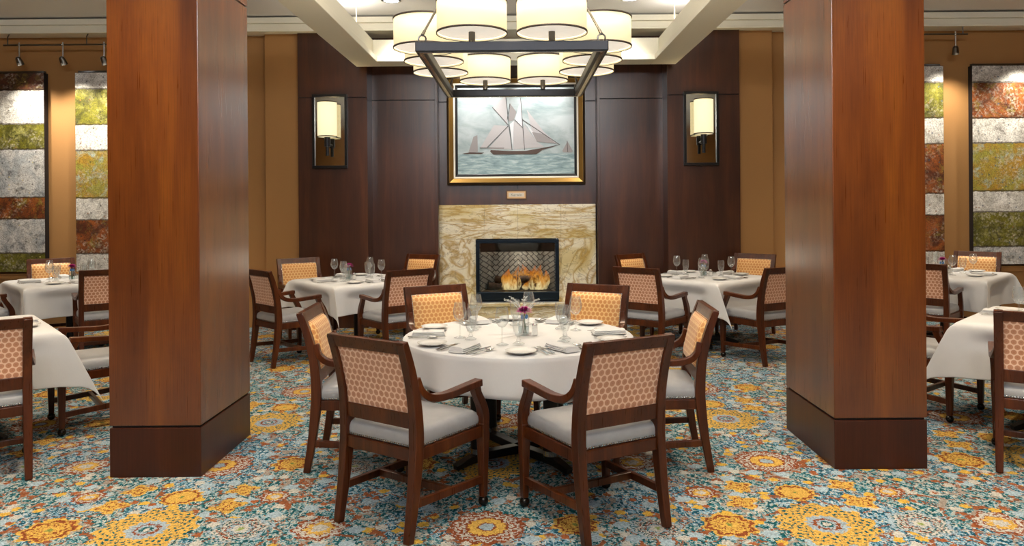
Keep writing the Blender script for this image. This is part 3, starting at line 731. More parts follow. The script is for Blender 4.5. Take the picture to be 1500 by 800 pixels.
# ------------------------------------------------------------------ armchair
POST = [(-.272, 0.0), (-.240, .18), (-.218, .36), (-.212, .48), (-.226, .64), (-.262, .79), (-.305, .912)]
def yb(z):
    for (y0, z0), (y1, z1) in zip(POST, POST[1:]):
        if z <= z1:
            u = (z - z0) / (z1 - z0); return y0 + (y1 - y0) * u
    return POST[-1][0]
def make_chair(loc, rz, label):
    o = thing('dining_armchair', label, 'chair', loc, rz, 'wooden dining armchairs')
    W_ = M['chair_wood']
    for s in (-1, 1):
        b = MB(); b.sweep([(s * .224, y, z) for y, z in POST], [(.036, .038), (.042, .046), (.046, .056), (.047, .058), (.046, .050), (.046, .044), (.046, .036)], (1, 0, 0), 4)
        b.build('rear_leg', W_, o, 40, .004)
        b = MB(); b.sweep([(s * .248, .262, .048), (s * .248, .262, .22), (s * .248, .262, .36), (s * .248, .258, .425)], [(.032, .034), (.04, .042), (.05, .05), (.05, .05)], (1, 0, 0), 2)
        lg = b.build('front_leg', W_, o, 40, .004)
        b = MB(); b.ball((s * .248, .262, .026), .026, 16, 10); b.lathe([(.010, .03), (.016, .046), (.016, .054)], (s * .248, .262, 0), 12, True); b.build('caster', M['caster'], lg)
        b = MB()
        b.sweep([(s * .226, -.215, .735), (s * .235, -.195, .675), (s * .246, -.145, .636), (s * .254, -.05, .624), (s * .258, .08, .630), (s * .262, .215, .638)],
                [(.03, .035), (.034, .035), (.042, .036), (.046, .034), (.048, .034), (.05, .036)], (1, 0, 0), 4)
        b.build('arm', W_, o, 40, .004)
        b = MB(); b.sweep([(s * .260, .180, .632), (s * .258, .198, .585), (s * .254, .242, .515), (s * .250, .262, .46), (s * .248, .260, .40)],
                          [(.042, .05), (.04, .042), (.042, .046), (.046, .05), (.048, .05)], (1, 0, 0), 4)
        b.build('arm_support', W_, o, 40, .004)
        b = MB(); b.sweep([(s * .226, -.235, .166), (s * .246, .25, .138)], [(.024, .036), (.024, .036)], (1, 0, 0), 1); b.build('side_stretcher', W_, o, 0, .003)
    b = MB(); b.sweep([(-.236, .02, .152), (.236, .02, .152)], [(.036, .024), (.036, .024)], (0, 0, 1), 1); b.build('cross_stretcher', W_, o, 0, .003)
    b = MB(); z0, z1 = .355, .412
    b.hexa([(-.205, -.232, z0), (.205, -.232, z0), (.205, -.205, z0), (-.205, -.205, z0), (-.205, -.232, z1), (.205, -.232, z1), (.205, -.205, z1), (-.205, -.205, z1)])
    b.hexa([(-.226, .252, z0), (.226, .252, z0), (.226, .278, z0), (-.226, .278, z0), (-.226, .252, z1), (.226, .252, z1), (.226, .278, z1), (-.226, .278, z1)])
    for s in (-1, 1):
        b.hexa([(s * .236, -.20, z0), (s * .212, -.20, z0), (s * .234, .245, z0), (s * .260, .245, z0), (s * .236, -.20, z1), (s * .212, -.20, z1), (s * .234, .245, z1), (s * .260, .245, z1)])
    b.build('seat_rail', W_, o, 0, .003, merge=False)
    # cushion outline: rounded trapezoid
    def outline(n=12):
        cs = [(.242, .262, .045), (-.242, .262, .045), (-.226, -.218, .02), (.226, -.218, .02)]; out = []
        for k, (cx_, cy_, r) in enumerate(cs):
            sx2, sy2 = (1 if cx_ > 0 else -1), (1 if cy_ > 0 else -1)
            a0 = (0, PI / 2, PI, 1.5 * PI)[k]
            for i in range(n // 2 + 1):
                a = a0 + PI / 2 * i / (n // 2); out.append((cx_ - sx2 * r + r * math.cos(a), cy_ - sy2 * r + r * math.sin(a)))
            nx = cs[(k + 1) % 4]
            p, q = out[-1], (nx[0] - (1 if nx[0] > 0 else -1) * nx[2] * (1 if k in (0, 2) else 0) + (0 if k in (0, 2) else 0), nx[1])
        return out
    OL = outline()
    # densify
    D = []
    for i, p in enumerate(OL):
        q = OL[(i + 1) % len(OL)]; L_ = math.hypot(q[0] - p[0], q[1] - p[1]); m_ = max(1, int(L_ / .035))
        for k in range(m_): D.append((p[0] + (q[0] - p[0]) * k / m_, p[1] + (q[1] - p[1]) * k / m_))
    b = MB(); cy0 = .025
    rings = [[(x * s, cy0 + (y - cy0) * s, z) for x, y in D] for s, z in ((.985, .413), (1.0, .418), (1.012, .436), (1.006, .455), (.975, .471), (.92, .482), (.78, .491), (.55, .497), (.28, .501), (.05, .502))]
    b.loft(rings); st = b.build('seat', M['vinyl'], o, 60)
    b = MB()
    per = 0.0
    for i, p in enumerate(D):
        q = D[(i + 1) % len(D)]; L_ = math.hypot(q[0] - p[0], q[1] - p[1]); dx, dy = (q[0] - p[0]) / L_, (q[1] - p[1]) / L_
        u = (-per) % .0135
        while u < L_:
            b.dome((p[0] + dx * u + dy * .002, p[1] + dy * u - dx * .002, .421), (dy, -dx, 0), .0052); u += .0135
        per += L_
    b.build('nail_trim', M['steel'], st, 60, merge=False)
    # back: rails, padded front, flat rear
    b = MB()
    def rail(za, zb, dy, xh):
        ya, y2 = yb(za), yb(zb)
        b.hexa([(-xh, ya - dy, za), (xh, ya - dy, za), (xh, ya + dy, za), (-xh, ya + dy, za), (-xh, y2 - dy, zb), (xh, y2 - dy, zb), (xh, y2 + dy, zb), (-xh, y2 + dy, zb)])
    rail(.855, .914, .017, .245); b.build('top_rail', W_, o, 0, .004)
    b = MB(); rail(.503, .575, .016, .206); b.build('lower_rail', W_, o, 0, .003)
    def pad(name, sgn, off, bulge, mat, inset):
        b = MB(); nx, nz_ = 14, 12; rows = []
        for j in range(nz_ + 1):
            v = j / nz_; z = .571 + .289 * v; row = []
            for i in range(nx + 1):
                u = i / nx; x = -.203 + .406 * u
                e = min(1, 4 * min(u, 1 - u) / inset) if inset else 1; f = min(1, 4 * min(v, 1 - v) / inset) if inset else 1
                k = math.sin(e * PI / 2) ** .6 * math.sin(f * PI / 2) ** .6
                row.append((x, yb(z) + sgn * (off + bulge * k), z))
            rows.append(row)
        b.loft(rows, False, False)
        return b.build(name, mat, o, 70)
    fp_ = pad('backrest', 1, .014, .030, M['fabric'], .7); rp_ = pad('rear_panel', -1, .007, .006, M['fabric_back'], .5)
    b = MB()
    for i in range(28):
        x = -.197 + .394 * i / 27
        for z in (.577, .853): b.dome((x, yb(z) + .0185, z), (0, 1, .3), .005)
    for j in range(1, 20):
        z = .577 + .276 * j / 20
        for x in (-.198, .198): b.dome((x, yb(z) + .0185, z), (0, 1, .3), .005)
    b.build('nail_trim', M['steel'], fp_, 60, merge=False)
    return o

CHAIRS = []
proto = None
def chair(x, y, fx, fy, label):
    """x, y: midpoint between the rear feet; fx, fy: direction faced"""
    global proto
    L_ = math.hypot(fx, fy); fx /= L_; fy /= L_
    for c in (LT, RT, L1, L2, R1, R2):
        d = math.hypot(x - c[0], y - c[1])
        lim = 1.105
        if d < lim:
            x = c[0] + (x - c[0]) * lim / d; y = c[1] + (y - c[1]) * lim / d
    loc = (x + fx * .272, y + fy * .272, 0); rz = math.atan2(-fx, fy)
    if proto is None: proto = make_chair(loc, rz, label); o = proto
    else: o = dup_thing(proto, loc, rz, label)
    CHAIRS.append(o); return o

RC = (-.015, 4.55)
def toward(x, y, c): return (c[0] - x, c[1] - y)
LT, RT, L1, L2, R1, R2 = (-1.73, 8.0), (1.97, 8.06), (-4.88, 8.15), (-3.70, 4.89), (4.62, 8.18), (3.58, 4.93)
chair(-.698, 3.50, .555, .83, 'armchair turned away at the front left of the round table')
chair(.484, 3.432, -.47, .88, 'armchair turned away at the front right of the round table')
chair(-1.235, 4.52, 1, .03, 'armchair seen sideways between the left pillar and the round table')
chair(1.085, 4.48, -1, .05, 'armchair seen sideways between the right pillar and the round table')
chair(-.63, 5.655, .46, -.89, 'armchair facing us at the rear of the round table, left of the flowers')
chair(.575, 5.645, -.46, -.89, 'armchair facing us at the rear of the round table, right of the flowers')
chair(-2.48, 7.19, .7, .71, 'armchair nearest the left pillar at the square table left of the fireplace')
chair(-1.05, 7.10, -.60, .80, 'armchair turned away between the square left table and the round table')
chair(-2.52, 8.68, .52, -.85, 'armchair by the gold wall at the square table left of the fireplace')
chair(-1.20, 9.20, -.50, -.87, 'armchair by the stone surround, mostly hidden, left of the fireplace')
chair(1.11, 7.12, .62, .78, 'armchair turned away between the square right table and the round table')
chair(2.46, 7.04, -.45, .89, 'armchair cut by the right pillar at the square table right of the fireplace')
chair(1.33, 8.97, .62, -.78, 'armchair peeking out by the stone surround, right of the fireplace')
chair(2.68, 8.76, -.6, -.8, 'armchair by the gold wall at the square table right of the fireplace')
chair(-5.58, 8.95, .60, -.80, 'armchair facing us below the gap between the left wall panels')
chair(-4.13, 7.46, -.55, .84, 'armchair turned away, cut by the left pillar, at the corner table')
chair(-5.68, 7.50, .7, .71, 'armchair mostly out of view at the left picture edge')
chair(-2.95, 4.085, -.6, .8, 'near armchair with reddish back cut by the left picture edge')
chair(-2.82, 5.53, -.78, -.63, 'armchair tucked behind the left pillar, only arms and front legs showing')
chair(5.36, 8.86, -.66, -.75, 'armchair facing us below the right wall panels')
chair(3.97, 7.42, .66, .75, 'armchair turned away, cut by the right pillar, at the far right table')
chair(2.895, 4.12, .55, .84, 'near armchair cut by the right picture edge')
chair(2.825, 5.74, .6, -.8, 'armchair tucked behind the right pillar, only its front legs showing')

# ------------------------------------------------------------------ tables
TH = .728
def square_cloth(h, hang, seed, side):
    rnd = random.Random(seed); b = MB(); n1, n2 = 14, 12
    us = [-h - hang * (1 - i / n2) for i in range(n2)] + [-h + 2 * h * i / n1 for i in range(n1 + 1)] + [h + hang * (i + 1) / n2 for i in range(n2)]
    ph = [rnd.uniform(0, 6) for _ in range(8)]
    def tuck(t, d):
        # the hem is pushed in where a chair stands against it
        e = min(1, max(0, (.43 - abs(t)) / .12)); f = min(1, max(0, (d - .05) / .09))
        return -.062 * e * e * (3 - 2 * e) * f * f * (3 - 2 * f)
    def pos(u, v):
        a, c = abs(u) - h, abs(v) - h; su, sv = (1 if u > 0 else -1), (1 if v > 0 else -1)
        R_ = .020
        if a <= 0 and c <= 0: return Vector((u, v, .0015 * math.sin(9 * u + ph[0]) * math.sin(8 * v + ph[1])))
        if a > 0 and c <= 0:
            e = R_ * (1 - math.exp(-a / R_)) ; rip = .007 * (a / hang) * math.sin(v * 9 + ph[2] + su) + .006 * (a / hang) + tuck(v, a)
            return Vector((su * (h + e + rip), v, -a + e * .5))
        if c > 0 and a <= 0:
            e = R_ * (1 - math.exp(-c / R_)); rip = .007 * (c / hang) * math.sin(u * 9 + ph[3] + sv) + .006 * (c / hang) + tuck(u, c)
            return Vector((u, sv * (h + e + rip), -c + e * .5))
        rho = math.hypot(a, c); phi = math.atan2(c, a)
        k = math.sin(2 * phi) ** .8 if 0 < phi < PI / 2 else 0
        g = math.radians(20) * k
        out = rho * math.sin(g)
        # pleat swept to one side
        dirv = Vector((su, sv, 0)).normalized(); tanv = Vector((-sv * 1.0, su, 0)).normalized() * side * su * sv
        sweep = rho * .24 * k * side
        flare = .008 * rho / hang
        w1, w2 = math.cos(phi) ** 2, math.sin(phi) ** 2
        p = Vector((su * (h + R_ + flare * w1), sv * (h + R_ + flare * w2), 0)) + dirv * out + Vector((-sv * dirv.y * 0 + dirv.y * su * 0, 0, 0))
        p += Vector((-dirv.y, dirv.x, 0)) * sweep
        p.z = -rho * math.cos(g) * 1.03 + R_ * .5
        return p
    rows = [[pos(u, v) for u in us] for v in us]
    b.loft(rows, False, False)
    return b
def table_base(o, r, post):
    for k in range(4):
        a = PI / 4 + k * PI / 2
        d = Vector((math.cos(a), math.sin(a), 0))
        b = MB(); b.sweep([d * .03 + Vector((0, 0, .075)), d * r * .6 + Vector((0, 0, .065)), d * r + Vector((0, 0, .03))], [(.06, .05), (.055, .045), (.045, .03)], (-math.sin(a), math.cos(a), 0), 4)
        b.build('foot', M['black_metal'], o, 40, .004)
    for p in post:
        b = MB(); b.lathe([(p[2], .07), (p[2], TH - .05)], (p[0], p[1], 0), 24, True); q = b.build('pedestal', M['black_metal'], o)
        b = MB(); b.lathe([(p[2] + .003, .085), (p[2] + .003, .115)], (p[0], p[1], 0), 24); b.build('ferrule', M['chrome'], q)
    b = MB(); b.lathe([(0, .012), (.07, .012), (.09, .03), (.09, .06), (.05, .08), (0, .08)], (0, 0, 0), 24); b.build('hub', M['black_metal'], o)

def sq_table(c, rz, label, clabel, hang, side, h=.50):
    o = thing('dining_table', label, 'table', (c[0], c[1], 0), rz, 'dining tables under white cloths')
    b = MB(); b.box(-h, h, -h, h, TH - .035, TH - .004); b.build('tabletop', M['chair_wood'], o, 0, .004)
    table_base(o, .36, [(0, 0, .045)])
    cb = square_cloth(h + .016, hang, c[0], side)
    cl = cb.build('tablecloth', M['linen'], None, 60, solid=.003, loc=(c[0], c[1], TH + .006), subd=1); cl.rotation_euler = (0, 0, rz)
    tag(cl, clabel, 'tablecloth', 'white tablecloths')
    return o
sq_table(LT, math.radians(40), 'square pedestal table under white linen, left of the fireplace', 'white tablecloth draped over the square table left of the fireplace', .30, 1)
sq_table(RT, math.radians(41), 'square pedestal table under white linen, right of the fireplace', 'white tablecloth draped over the square table right of the fireplace', .335, 1)
sq_table(L1, math.radians(44), 'square pedestal table in the far left corner by the wall panels', 'white tablecloth on the far left corner table', .34, 1)
sq_table(L2, math.radians(41), 'square pedestal table beside the left pillar', 'white tablecloth hanging beside the left pillar', .37, 1)
sq_table(R1, math.radians(45), 'square pedestal table below the right wall panels', 'white tablecloth on the far right table below the wall panels', .34, -1)
sq_table(R2, math.radians(46), 'square pedestal table beside the right pillar', 'white tablecloth hanging beside the right pillar', .37, -1)
# round table
ro = thing('round_dining_table', 'large round pedestal table in the middle under white linen', 'table', (RC[0], RC[1], 0), 0)
b = MB(); b.lathe([(0, TH - .035), (.672, TH - .035), (.676, TH - .02), (.672, TH - .006), (0, TH - .004)], (0, 0, 0), 64); b.build('tabletop', M['chair_wood'], ro)
for k in range(4):
    a = math.radians(38 + 90 * k); d = Vector((math.cos(a), math.sin(a), 0))
    b = MB(); b.sweep([d * .02 + Vector((0, 0, .05)), d * .3 + Vector((0, 0, .06)), d * .46 + Vector((0, 0, .03))], [(.06, .05), (.06, .045), (.045, .03)], (-math.sin(a), math.cos(a), 0), 4); b.build('foot', M['black_metal'], ro, 40, .004)
    b = MB(); p = d * .30; b.lathe([(.044, .07), (.044, TH - .04)], (p.x, p.y, 0), 24, True); q = b.build('pedestal', M['black_metal'], ro)
    b = MB(); b.lathe([(.047, .085), (.047, .115)], (p.x, p.y, 0), 24); b.build('ferrule', M['chrome'], q)
b = MB(); NA = 144; rows = []
for r in (.001, .2, .4, .6, .685): rows.append([(r * math.cos(2 * PI * k / NA), r * math.sin(2 * PI * k / NA), .001 * math.sin(5 * r + 3 * k)) for k in range(NA)])
for i in range(10):
    d = .005 + .205 * i / 9; row = []
    for k in range(NA):
        a = 2 * PI * k / NA; f = (d / .21)
        rp = .011 * f * (math.sin(11 * a) + .6 * math.sin(17 * a + 1) + .4 * math.sin(5 * a + 2))
        row.append(((.690 + .010 * f + rp) * math.cos(a), (.690 + .010 * f + rp) * math.sin(a), -d - .006 * f * math.sin(4 * a + .6)))
    rows.append(row)
b.loft(rows, False, True)
cl = b.build('tablecloth', M['linen'], None, 60, solid=.003, loc=(RC[0], RC[1], TH + .004)); tag(cl, 'white tablecloth draped over the round table in the middle', 'tablecloth', 'white tablecloths')

# ------------------------------------------------------------------ table ware
PROTO = {}
def mk_wine():
    o = thing('wine_glass', '', 'glass')
    b = MB(); b.lathe([(.0, .002), (.034, .002), (.036, .004), (.020, .008), (.006, .014), (.0, .015)], seg=24); b.build('base', M['glass'], o)
    b = MB(); b.lathe([(.006, .012), (.0042, .04), (.004, .085), (.007, .10)], seg=12, cap=True); b.build('stem', M['glass'], o)
    b = MB(); b.lathe([(.004, .099), (.018, .104), (.032, .122), (.039, .142), (.0385, .165), (.034, .19), (.030, .212), (.0288, .212), (.0325, .19), (.037, .165), (.0375, .142), (.0305, .124), (.017, .107), (.0, .103)], seg=28); b.build('bowl', M['glass'], o)
    return o
def mk_goblet():
    o = thing('water_goblet', '', 'glass')
    b = MB(); b.lathe([(.0, .002), (.033, .002), (.035, .004), (.022, .012), (.010, .018), (0, .018)], seg=24); b.build('base', M['glass'], o)
    b = MB(); b.lathe([(.010, .016), (.014, .024), (.009, .032), (.010, .042)], seg=14, cap=True); b.build('stem', M['glass'], o)
    b = MB(); b.lathe([(.006, .041), (.018, .048), (.027, .07), (.033, .105), (.034, .14), (.031, .168), (.0297, .168), (.0325, .14), (.0315, .105), (.0255, .072), (.016, .052), (0, .047)], seg=28); b.build('bowl', M['glass'], o)
    return o
def mk_plate():
    b = MB(); b.lathe([(0, .004), (.05, .003), (.058, .006), (.083, .016), (.085, .018), (.082, .019), (.057, .010), (.05, .008), (0, .008)], seg=36)
    return tag(b.build('bread_plate', M['porcelain'], None, 50), '', 'plate')
def mk_napkin():
    o = thing('folded_napkin', '', 'napkin')
    for k, (w, l, z, t_) in enumerate(((.105, .20, .004, .007), (.10, .192, .012, .008), (.094, .185, .020, .008))):
        b = MB(); n = 10; rings = []
        for i in range(n + 1):
            y = -l / 2 + l * i / n; wv = .003 * math.sin(i * .9 + k); e = 1 - .08 * abs(2 * i / n - 1) ** 3
            rings.append([(-w / 2 * e, y, z + wv * .4), (-w / 4, y, z + wv * .3 - t_ * .45), (w / 4, y, z - t_ * .45), (w / 2 * e, y, z), (w / 2 * e, y, z + t_ * .5), (w / 4, y, z + t_ + wv * .5), (-w / 4, y, z + t_ + wv), (-w / 2 * e, y, z + t_ * .6)])
        b.loft(rings); b.build('fold', M['linen'], o, 60)
    return o
def handle_pts(L_, w0):
    return [(0, -L_ / 2, .004), (0, -L_ / 4, .007), (0, 0, .009), (0, L_ * .12, .008)], [(w0 * 1.6, .003), (w0 * 1.2, .0035), (w0 * .75, .003), (w0 * .65, .003)]
def mk_fork():
    b = MB(); p, s = handle_pts(.19, .010); b.sweep(p, s, (1, 0, 0), 4)
    b.sweep([(0, .022, .008), (0, .045, .006), (0, .058, .0055)], [(.008, .002), (.022, .002), (.024, .002)], (1, 0, 0), 3)
    for x in (-.0095, -.0032, .0032, .0095): b.sweep([(x, .056, .0055), (x, .08, .004), (x, .098, .008)], [(.004, .002), (.0035, .002), (.002, .0015)], (1, 0, 0), 3)
    return tag(b.build('fork', M['steel'], None, 60, merge=False), '', 'fork')
def mk_knife():
    b = MB(); b.sweep([(0, -.11, .005), (0, -.05, .006), (0, .01, .006)], [(.013, .006), (.012, .006), (.010, .005)], (1, 0, 0), 3)
    b.sweep([(0, .008, .006), (.002, .06, .006), (.0, .10, .006), (-.004, .118, .006)], [(.016, .002), (.019, .002), (.015, .0018), (.004, .0015)], (1, 0, 0), 4)
    return tag(b.build('table_knife', M['steel'], None, 60, merge=False), '', 'knife')
def mk_spoon():
    b = MB(); p, s = handle_pts(.18, .009); b.sweep(p, s, (1, 0, 0), 4)
    rings = []
    for f, z in ((0, .0025), (.45, .0035), (.8, .0065), (1.0, .0115)):
        rings.append([(.02 * f * math.cos(a), .052 + .032 * f * math.sin(a), z) for a in [2 * PI * k / 18 for k in range(18)]])
    b.loft(rings, False)
    return tag(b.build('spoon', M['steel'], None, 60, merge=False), '', 'spoon')
MK = dict(wine=mk_wine, goblet=mk_goblet, plate=mk_plate, napkin=mk_napkin, fork=mk_fork, knife=mk_knife, spoon=mk_spoon)
GRP = dict(wine='stemmed wine glasses on the tables', goblet='short stemmed water goblets on the tables', plate='white bread plates on the tables', napkin='folded white napkins on the tables', fork='forks laid on the tables', knife='knives laid on the tables', spoon='spoons laid on the tables')
NM = dict(wine='tall wine glass', goblet='short water goblet', plate='white bread plate', napkin='folded white napkin', fork='steel fork', knife='steel knife', spoon='steel spoon')
def ware(kind, x, y, rz, label, z=TH + .0095):
    if kind not in PROTO:
        o = MK[kind](); PROTO[kind] = o; o.location = (x, y, z); o.rotation_euler = (0, 0, rz); o['label'] = label; o['group'] = GRP[kind]
    else: o = dup_thing(PROTO[kind], (x, y, z), rz, label, GRP[kind])
    return o
rnd = random.Random(5)
ROUND = dict(plate=(.535, -.235, 0), fork=(.545, -.122, 0), fork2=(.54, -.088, 0), napkin=(.545, .005, 0), knife=(.545, .088, 0), spoon=(.55, .13, 0), wine=(.35, .115, 0), goblet=(.27, .175, 0))
SQ = dict(plate=(.36, -.228, 0), fork=(.375, -.118, 0), napkin=(.375, -.025, 0), knife=(.375, .068, 0), spoon=(.375, .108, 0), wine=(.235, .15, 0), goblet=(.165, .085, 0))
def setting(c, dirx, diry, lay, where, skip=()):
    L_ = math.hypot(dirx, diry); ox, oy = dirx / L_, diry / L_      # outward, to the diner
    rx, ry = -oy, ox                                               # the diner's right hand
    face = math.atan2(ox, -oy)                                     # +Y of the ware points to the centre
    for kk, (r, lt, _) in lay.items():
        kind = 'fork' if kk == 'fork2' else kk
        if kind in skip: continue
        r += rnd.uniform(-.008, .008); lt += rnd.uniform(-.005, .005)
        if kind == 'napkin': jit = rnd.uniform(-.16, .16)
        elif kind in ('fork', 'knife', 'spoon'): jit = rnd.uniform(-.05, .05)
        else: jit = 0
        nm = NM[kind]
        if lay is ROUND and kind == 'fork': nm = 'outer steel fork' if kk == 'fork' else 'inner steel fork'
        ware(kind, c[0] + ox * r + rx * lt, c[1] + oy * r + ry * lt, face + jit, '%s at the %s' % (nm, where))
for dx, dy, wh in ((-.62, -.99, 'front left'), (.5, -1.06, 'front right'), (-1, 0, 'left side'), (1, -.02, 'right side'), (-.52, .95, 'rear left'), (.52, .93, 'rear right')):
    setting(RC, dx, dy, ROUND, '%s place of the round table' % wh)
def sq_settings(c, rz, where, which, skip=()):
    for k in which:
        a = rz + k * PI / 2
        nm = {0: 'far right', 1: 'far left', 2: 'near left', 3: 'near right'}[k % 4]
        setting(c, math.cos(a), math.sin(a), SQ, '%s place of the %s' % (nm, where), skip)
sq_settings(LT, math.radians(40), 'table left of the fireplace', (0, 1, 2, 3))
sq_settings(RT, math.radians(41), 'table right of the fireplace', (0, 1, 2, 3))
sq_settings(L1, math.radians(44), 'far left corner table', (0, 1, 2, 3))
sq_settings(R1, math.radians(45), 'far right table', (0, 1, 2, 3))
sq_settings(L2, math.radians(41), 'table beside the left pillar', (0, 2, 3))
sq_settings(R2, math.radians(46), 'table beside the right pillar', (1, 2, 3))

# flower vases
M['petal'] = simple('magenta_petal', '#c0368f', .6); M['stemgreen'] = simple('stem_green', '#3d5a34', .6); M['bluebit'] = simple('blue_vase_beads', '#5a8fc8', .4); M['sprig'] = simple('silver_sprig', '#c9cbc4', .7)
M['water'] = glassy('vase_water', '#dfe8ea', .3, .03)
vp = None
def mk_vase(sprigs):
    o = thing('flower_vase', '', 'vase', group='bud vases with a magenta flower')
    b = MB(); b.lathe([(0, .003), (.032, .003), (.034, .008), (.033, .055), (.030, .085), (.034, .10), (.0325, .10), (.0285, .085), (.0315, .055), (.032, .010), (0, .008)], seg=28); v = b.build('vase_body', M['glass'], o)
    b = MB(); b.lathe([(0, .009), (.030, .009), (.030, .05), (0, .05)], seg=24); b.build('water', M['water'], v)
    fl_ = bpy.data.objects.new('flower', None); COL.objects.link(fl_); fl_.parent = o
    b = MB(); b.tube([(.0, 0, .01), (.004, 0, .07), (.003, 0, .14)], .0035, 8); b.tube([(-.012, .008, .01), (-.004, .004, .07), (.0, 0, .12)], .003, 8); b.tube([(.014, -.006, .01), (.006, -.002, .07), (.004, 0, .12)], .003, 8); b.build('stem', M['stemgreen'], fl_)
    b = MB(); r_ = random.Random(3)
    for k in range(70):
        a = k * 2.39996; el = -.15 + 1.4 * (k / 70); L_ = .058 * (1 - .25 * k / 70)
        d = Vector((math.cos(a) * math.cos(el), math.sin(a) * math.cos(el), math.sin(el) * .8)); sd = Vector((-math.sin(a), math.cos(a), 0)); c0 = Vector((.003, 0, .140))
        p0, p1, p2 = c0, c0 + d * L_ * .6 + Vector((0, 0, .003)), c0 + d * L_
        w = .010; q = [b.bm.verts.new(v_) for v_ in (p0 - sd * .002, p0 + sd * .002, p1 + sd * w, p2, p1 - sd * w)]
        b.face(q)
    b.build('petals', M['petal'], fl_, 0, merge=False)
    b = MB()
    for k in range(10): b.ball((.016 * math.cos(k * 2.1), .016 * math.sin(k * 2.1), .105 + .003 * (k % 4)), .010, 8, 6)
    b.build('blue_blossom', M['bluebit'], fl_, 60, merge=False)
    b = MB()
    for k in range(12 if sprigs else 0):
        a = k * 2 * PI / 12 + r_.uniform(-.2, .2); L_ = r_.uniform(.13, .17); el = r_.uniform(.5, .95)
        pts = [Vector((.004 * math.cos(a), .004 * math.sin(a), .10))]
        for i in range(1, 6):
            u = i / 5; pts.append(Vector((math.cos(a) * L_ * math.cos(el) * u, math.sin(a) * L_ * math.cos(el) * u, .10 + L_ * math.sin(el) * u + .03 * math.sin(PI * u))))
        b.tube(pts, .0012, 5)
        for i in range(2, 6):
            p = pts[i]; sd = Vector((-math.sin(a), math.cos(a), 0))
            for s in (-1, 1):
                t1 = p + sd * s * .014 + Vector((math.cos(a), math.sin(a), .6)) * .008
                b.face([b.bm.verts.new(v_) for v_ in (p, p + (t1 - p) * .5 + Vector((0, 0, .003)), t1, p + (t1 - p) * .5 - Vector((0, 0, .003)))])
    if sprigs: b.build('foliage', M['sprig'], fl_, 0, merge=False)
    else: b.bm.free()
    return o
def mk_salt():
    o = thing('salt_shaker', '', 'shaker', group='small glass shakers beside the vases')
    b = MB(); b.box(-.017, .017, -.017, .017, .002, .058); b.build('shaker_body', M['glass'], o, 0, .004)
    b = MB(); b.box(-.0135, .0135, -.0135, .0135, .006, .047); b.build('salt', M['porcelain'], o, 0, .003)
    b = MB(); b.lathe([(.017, .058), (.017, .066), (.010, .073), (0, .074)], seg=16); b.build('cap', M['chrome'], o)
    return o
vz, sl = None, None
for c, dx, dy, wh in ((RC, .035, -.02, 'round table'), (LT, -.09, -.02, 'square table left of the fireplace'), (RT, .0, .0, 'square table right of the fireplace'), (L1, .02, 0, 'far left corner table'), (R1, -.02, 0, 'far right table')):
    lb = 'glass bud vase with a magenta flower on the ' + wh
    if vz is None or c is LT:
        vz = mk_vase(vz is None); vz.location = (c[0] + dx, c[1] + dy, TH + .0095); vz['label'] = lb
    else: dup_thing(vz, (c[0] + dx, c[1] + dy, TH + .0095), rnd.uniform(0, 6), lb)
    lb = 'small glass salt shaker beside the vase on the ' + wh
    p = (c[0] + dx + .065, c[1] + dy - .035, TH + .0095)
    if sl is None: sl = mk_salt(); sl.location = p; sl['label'] = lb
    else: dup_thing(sl, p, .3, lb)

# ------------------------------------------------------------------ light
def spot(x, y, z, tx, ty, tz, e, size, color=(1, .84, .62), blend=.6, rad=.04):
    L = bpy.data.lights.new('spot_lamp', 'SPOT'); L.energy = e; L.spot_size = math.radians(size); L.spot_blend = blend; L.color = color; L.shadow_soft_size = rad
    o = bpy.data.objects.new('spot_lamp', L); COL.objects.link(o); o.location = (x, y, z)
    o.rotation_euler = (Vector((tx, ty, tz)) - Vector((x, y, z))).to_track_quat('-Z', 'Y').to_euler(); return o
WARM = (1, .83, .60)
# track heads wash the gold walls
for x in (-6.06, -5.53, -5.03): spot(x, 9.06, 3.27, x + .1, 9.45, 1.2, 110, 100, (1, .92, .78), 1.0)
for x in (5.31, 4.35): spot(x, 9.06, 3.31, x + .1, 9.45, 1.2, 110, 100, (1, .92, .78), 1.0)
for x in (6.25, 7.0): spot(x, 9.06, 3.31, x, 9.45, 1.2, 110, 100, (1, .92, .78), 1.0)
# picture spots behind the beam
for x in (-.55, .28): spot(x, 9.32, 3.60, x + .01, 9.76, 2.86, 120, 62, (1, .98, .95), .9, .03)
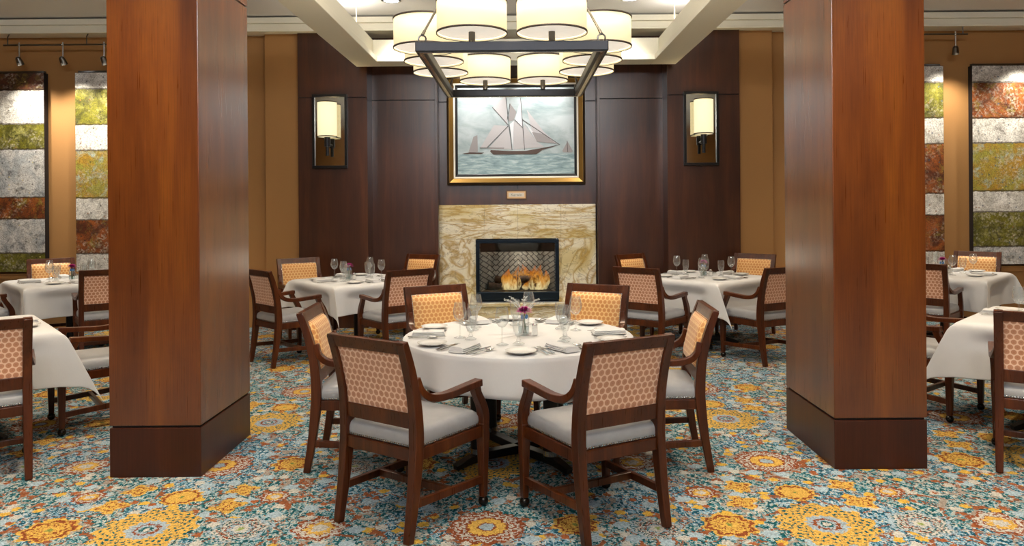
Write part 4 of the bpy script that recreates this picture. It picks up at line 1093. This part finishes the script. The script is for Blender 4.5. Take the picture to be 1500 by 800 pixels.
# ceiling downlights of the room
for x in (-4.9, 0, 4.9):
    for y in (1.2, 3.2, 6.3):
        spot(x, y, CEIL - .03, x, y, 0, 165, 130, WARM, .9, .12)
for x in (-2.3, 2.3): spot(x, 6.3, CEIL - .03, x, 6.3, 0, 165, 120, WARM, .9, .12)
for x in (-2.1, 2.1): spot(x, 3.25, CEIL - .03, x, 3.55, 0, 330, 95, WARM, .9, .12)
for x in (-1.42, 1.26): spot(x, 8.42, CEIL - .03, x * .5, 9.7, .9, 130, 90, (1, .93, .82), .9, .08)
# cool fill lights added unseen behind the camera to brighten the fronts
for x in (-1.15, 1.15):
    L = bpy.data.lights.new('added_front_fill', 'AREA'); L.shape = 'RECTANGLE'; L.size = 1.9; L.size_y = .9; L.energy = 290; L.color = (.88, .93, 1.0)
    o = bpy.data.objects.new('added_front_fill', L); COL.objects.link(o); o.location = (x, -.9, CEIL - .05); o.rotation_euler = (math.radians(42), 0, 0)
# hidden uplights added on top of the suspended beam to brighten the ceiling
for s_ in (-1, 1):
    L = bpy.data.lights.new('added_uplight', 'AREA'); L.shape = 'RECTANGLE'; L.size = .08; L.size_y = 8.0; L.energy = 55; L.color = (1, .93, .84)
    o = bpy.data.objects.new('added_uplight', L); COL.objects.link(o); o.location = (cx + s_ * 1.86, 4.6, 3.515); o.rotation_euler = (PI, 0, 0)
# glow of the log fire inside the firebox
L = bpy.data.lights.new('fire_glow', 'POINT'); L.energy = 7; L.color = (1, .82, .64); L.shadow_soft_size = .12
o = bpy.data.objects.new('fire_glow', L); COL.objects.link(o); o.parent = fp; o.location = (.05, .15, .80)
# chandelier bulbs
for (x, y) in sp:
    L = bpy.data.lights.new('shade_bulb', 'POINT'); L.energy = 34; L.color = (1, .92, .80); L.shadow_soft_size = .05
    o = bpy.data.objects.new('shade_bulb', L); COL.objects.link(o); o.parent = ch; o.location = (x, y, SB + SH * .62)

w = bpy.data.worlds.new('world'); SC.world = w; w.use_nodes = True
bg = w.node_tree.nodes['Background']; bg.inputs[0].default_value = (.80, .87, 1.0, 1); bg.inputs[1].default_value = .3

SC.view_settings.view_transform = 'Standard'; SC.view_settings.look = 'None'; SC.view_settings.gamma = 1.0
SC.view_settings.use_curve_mapping = False; SC.view_settings.exposure = 0.3
SC.cycles.use_denoising = True; SC.cycles.max_bounces = 10; SC.cycles.transparent_max_bounces = 24
SC.cycles.sample_clamp_indirect = 6.0
SC.cycles.caustics_reflective = False; SC.cycles.caustics_refractive = False
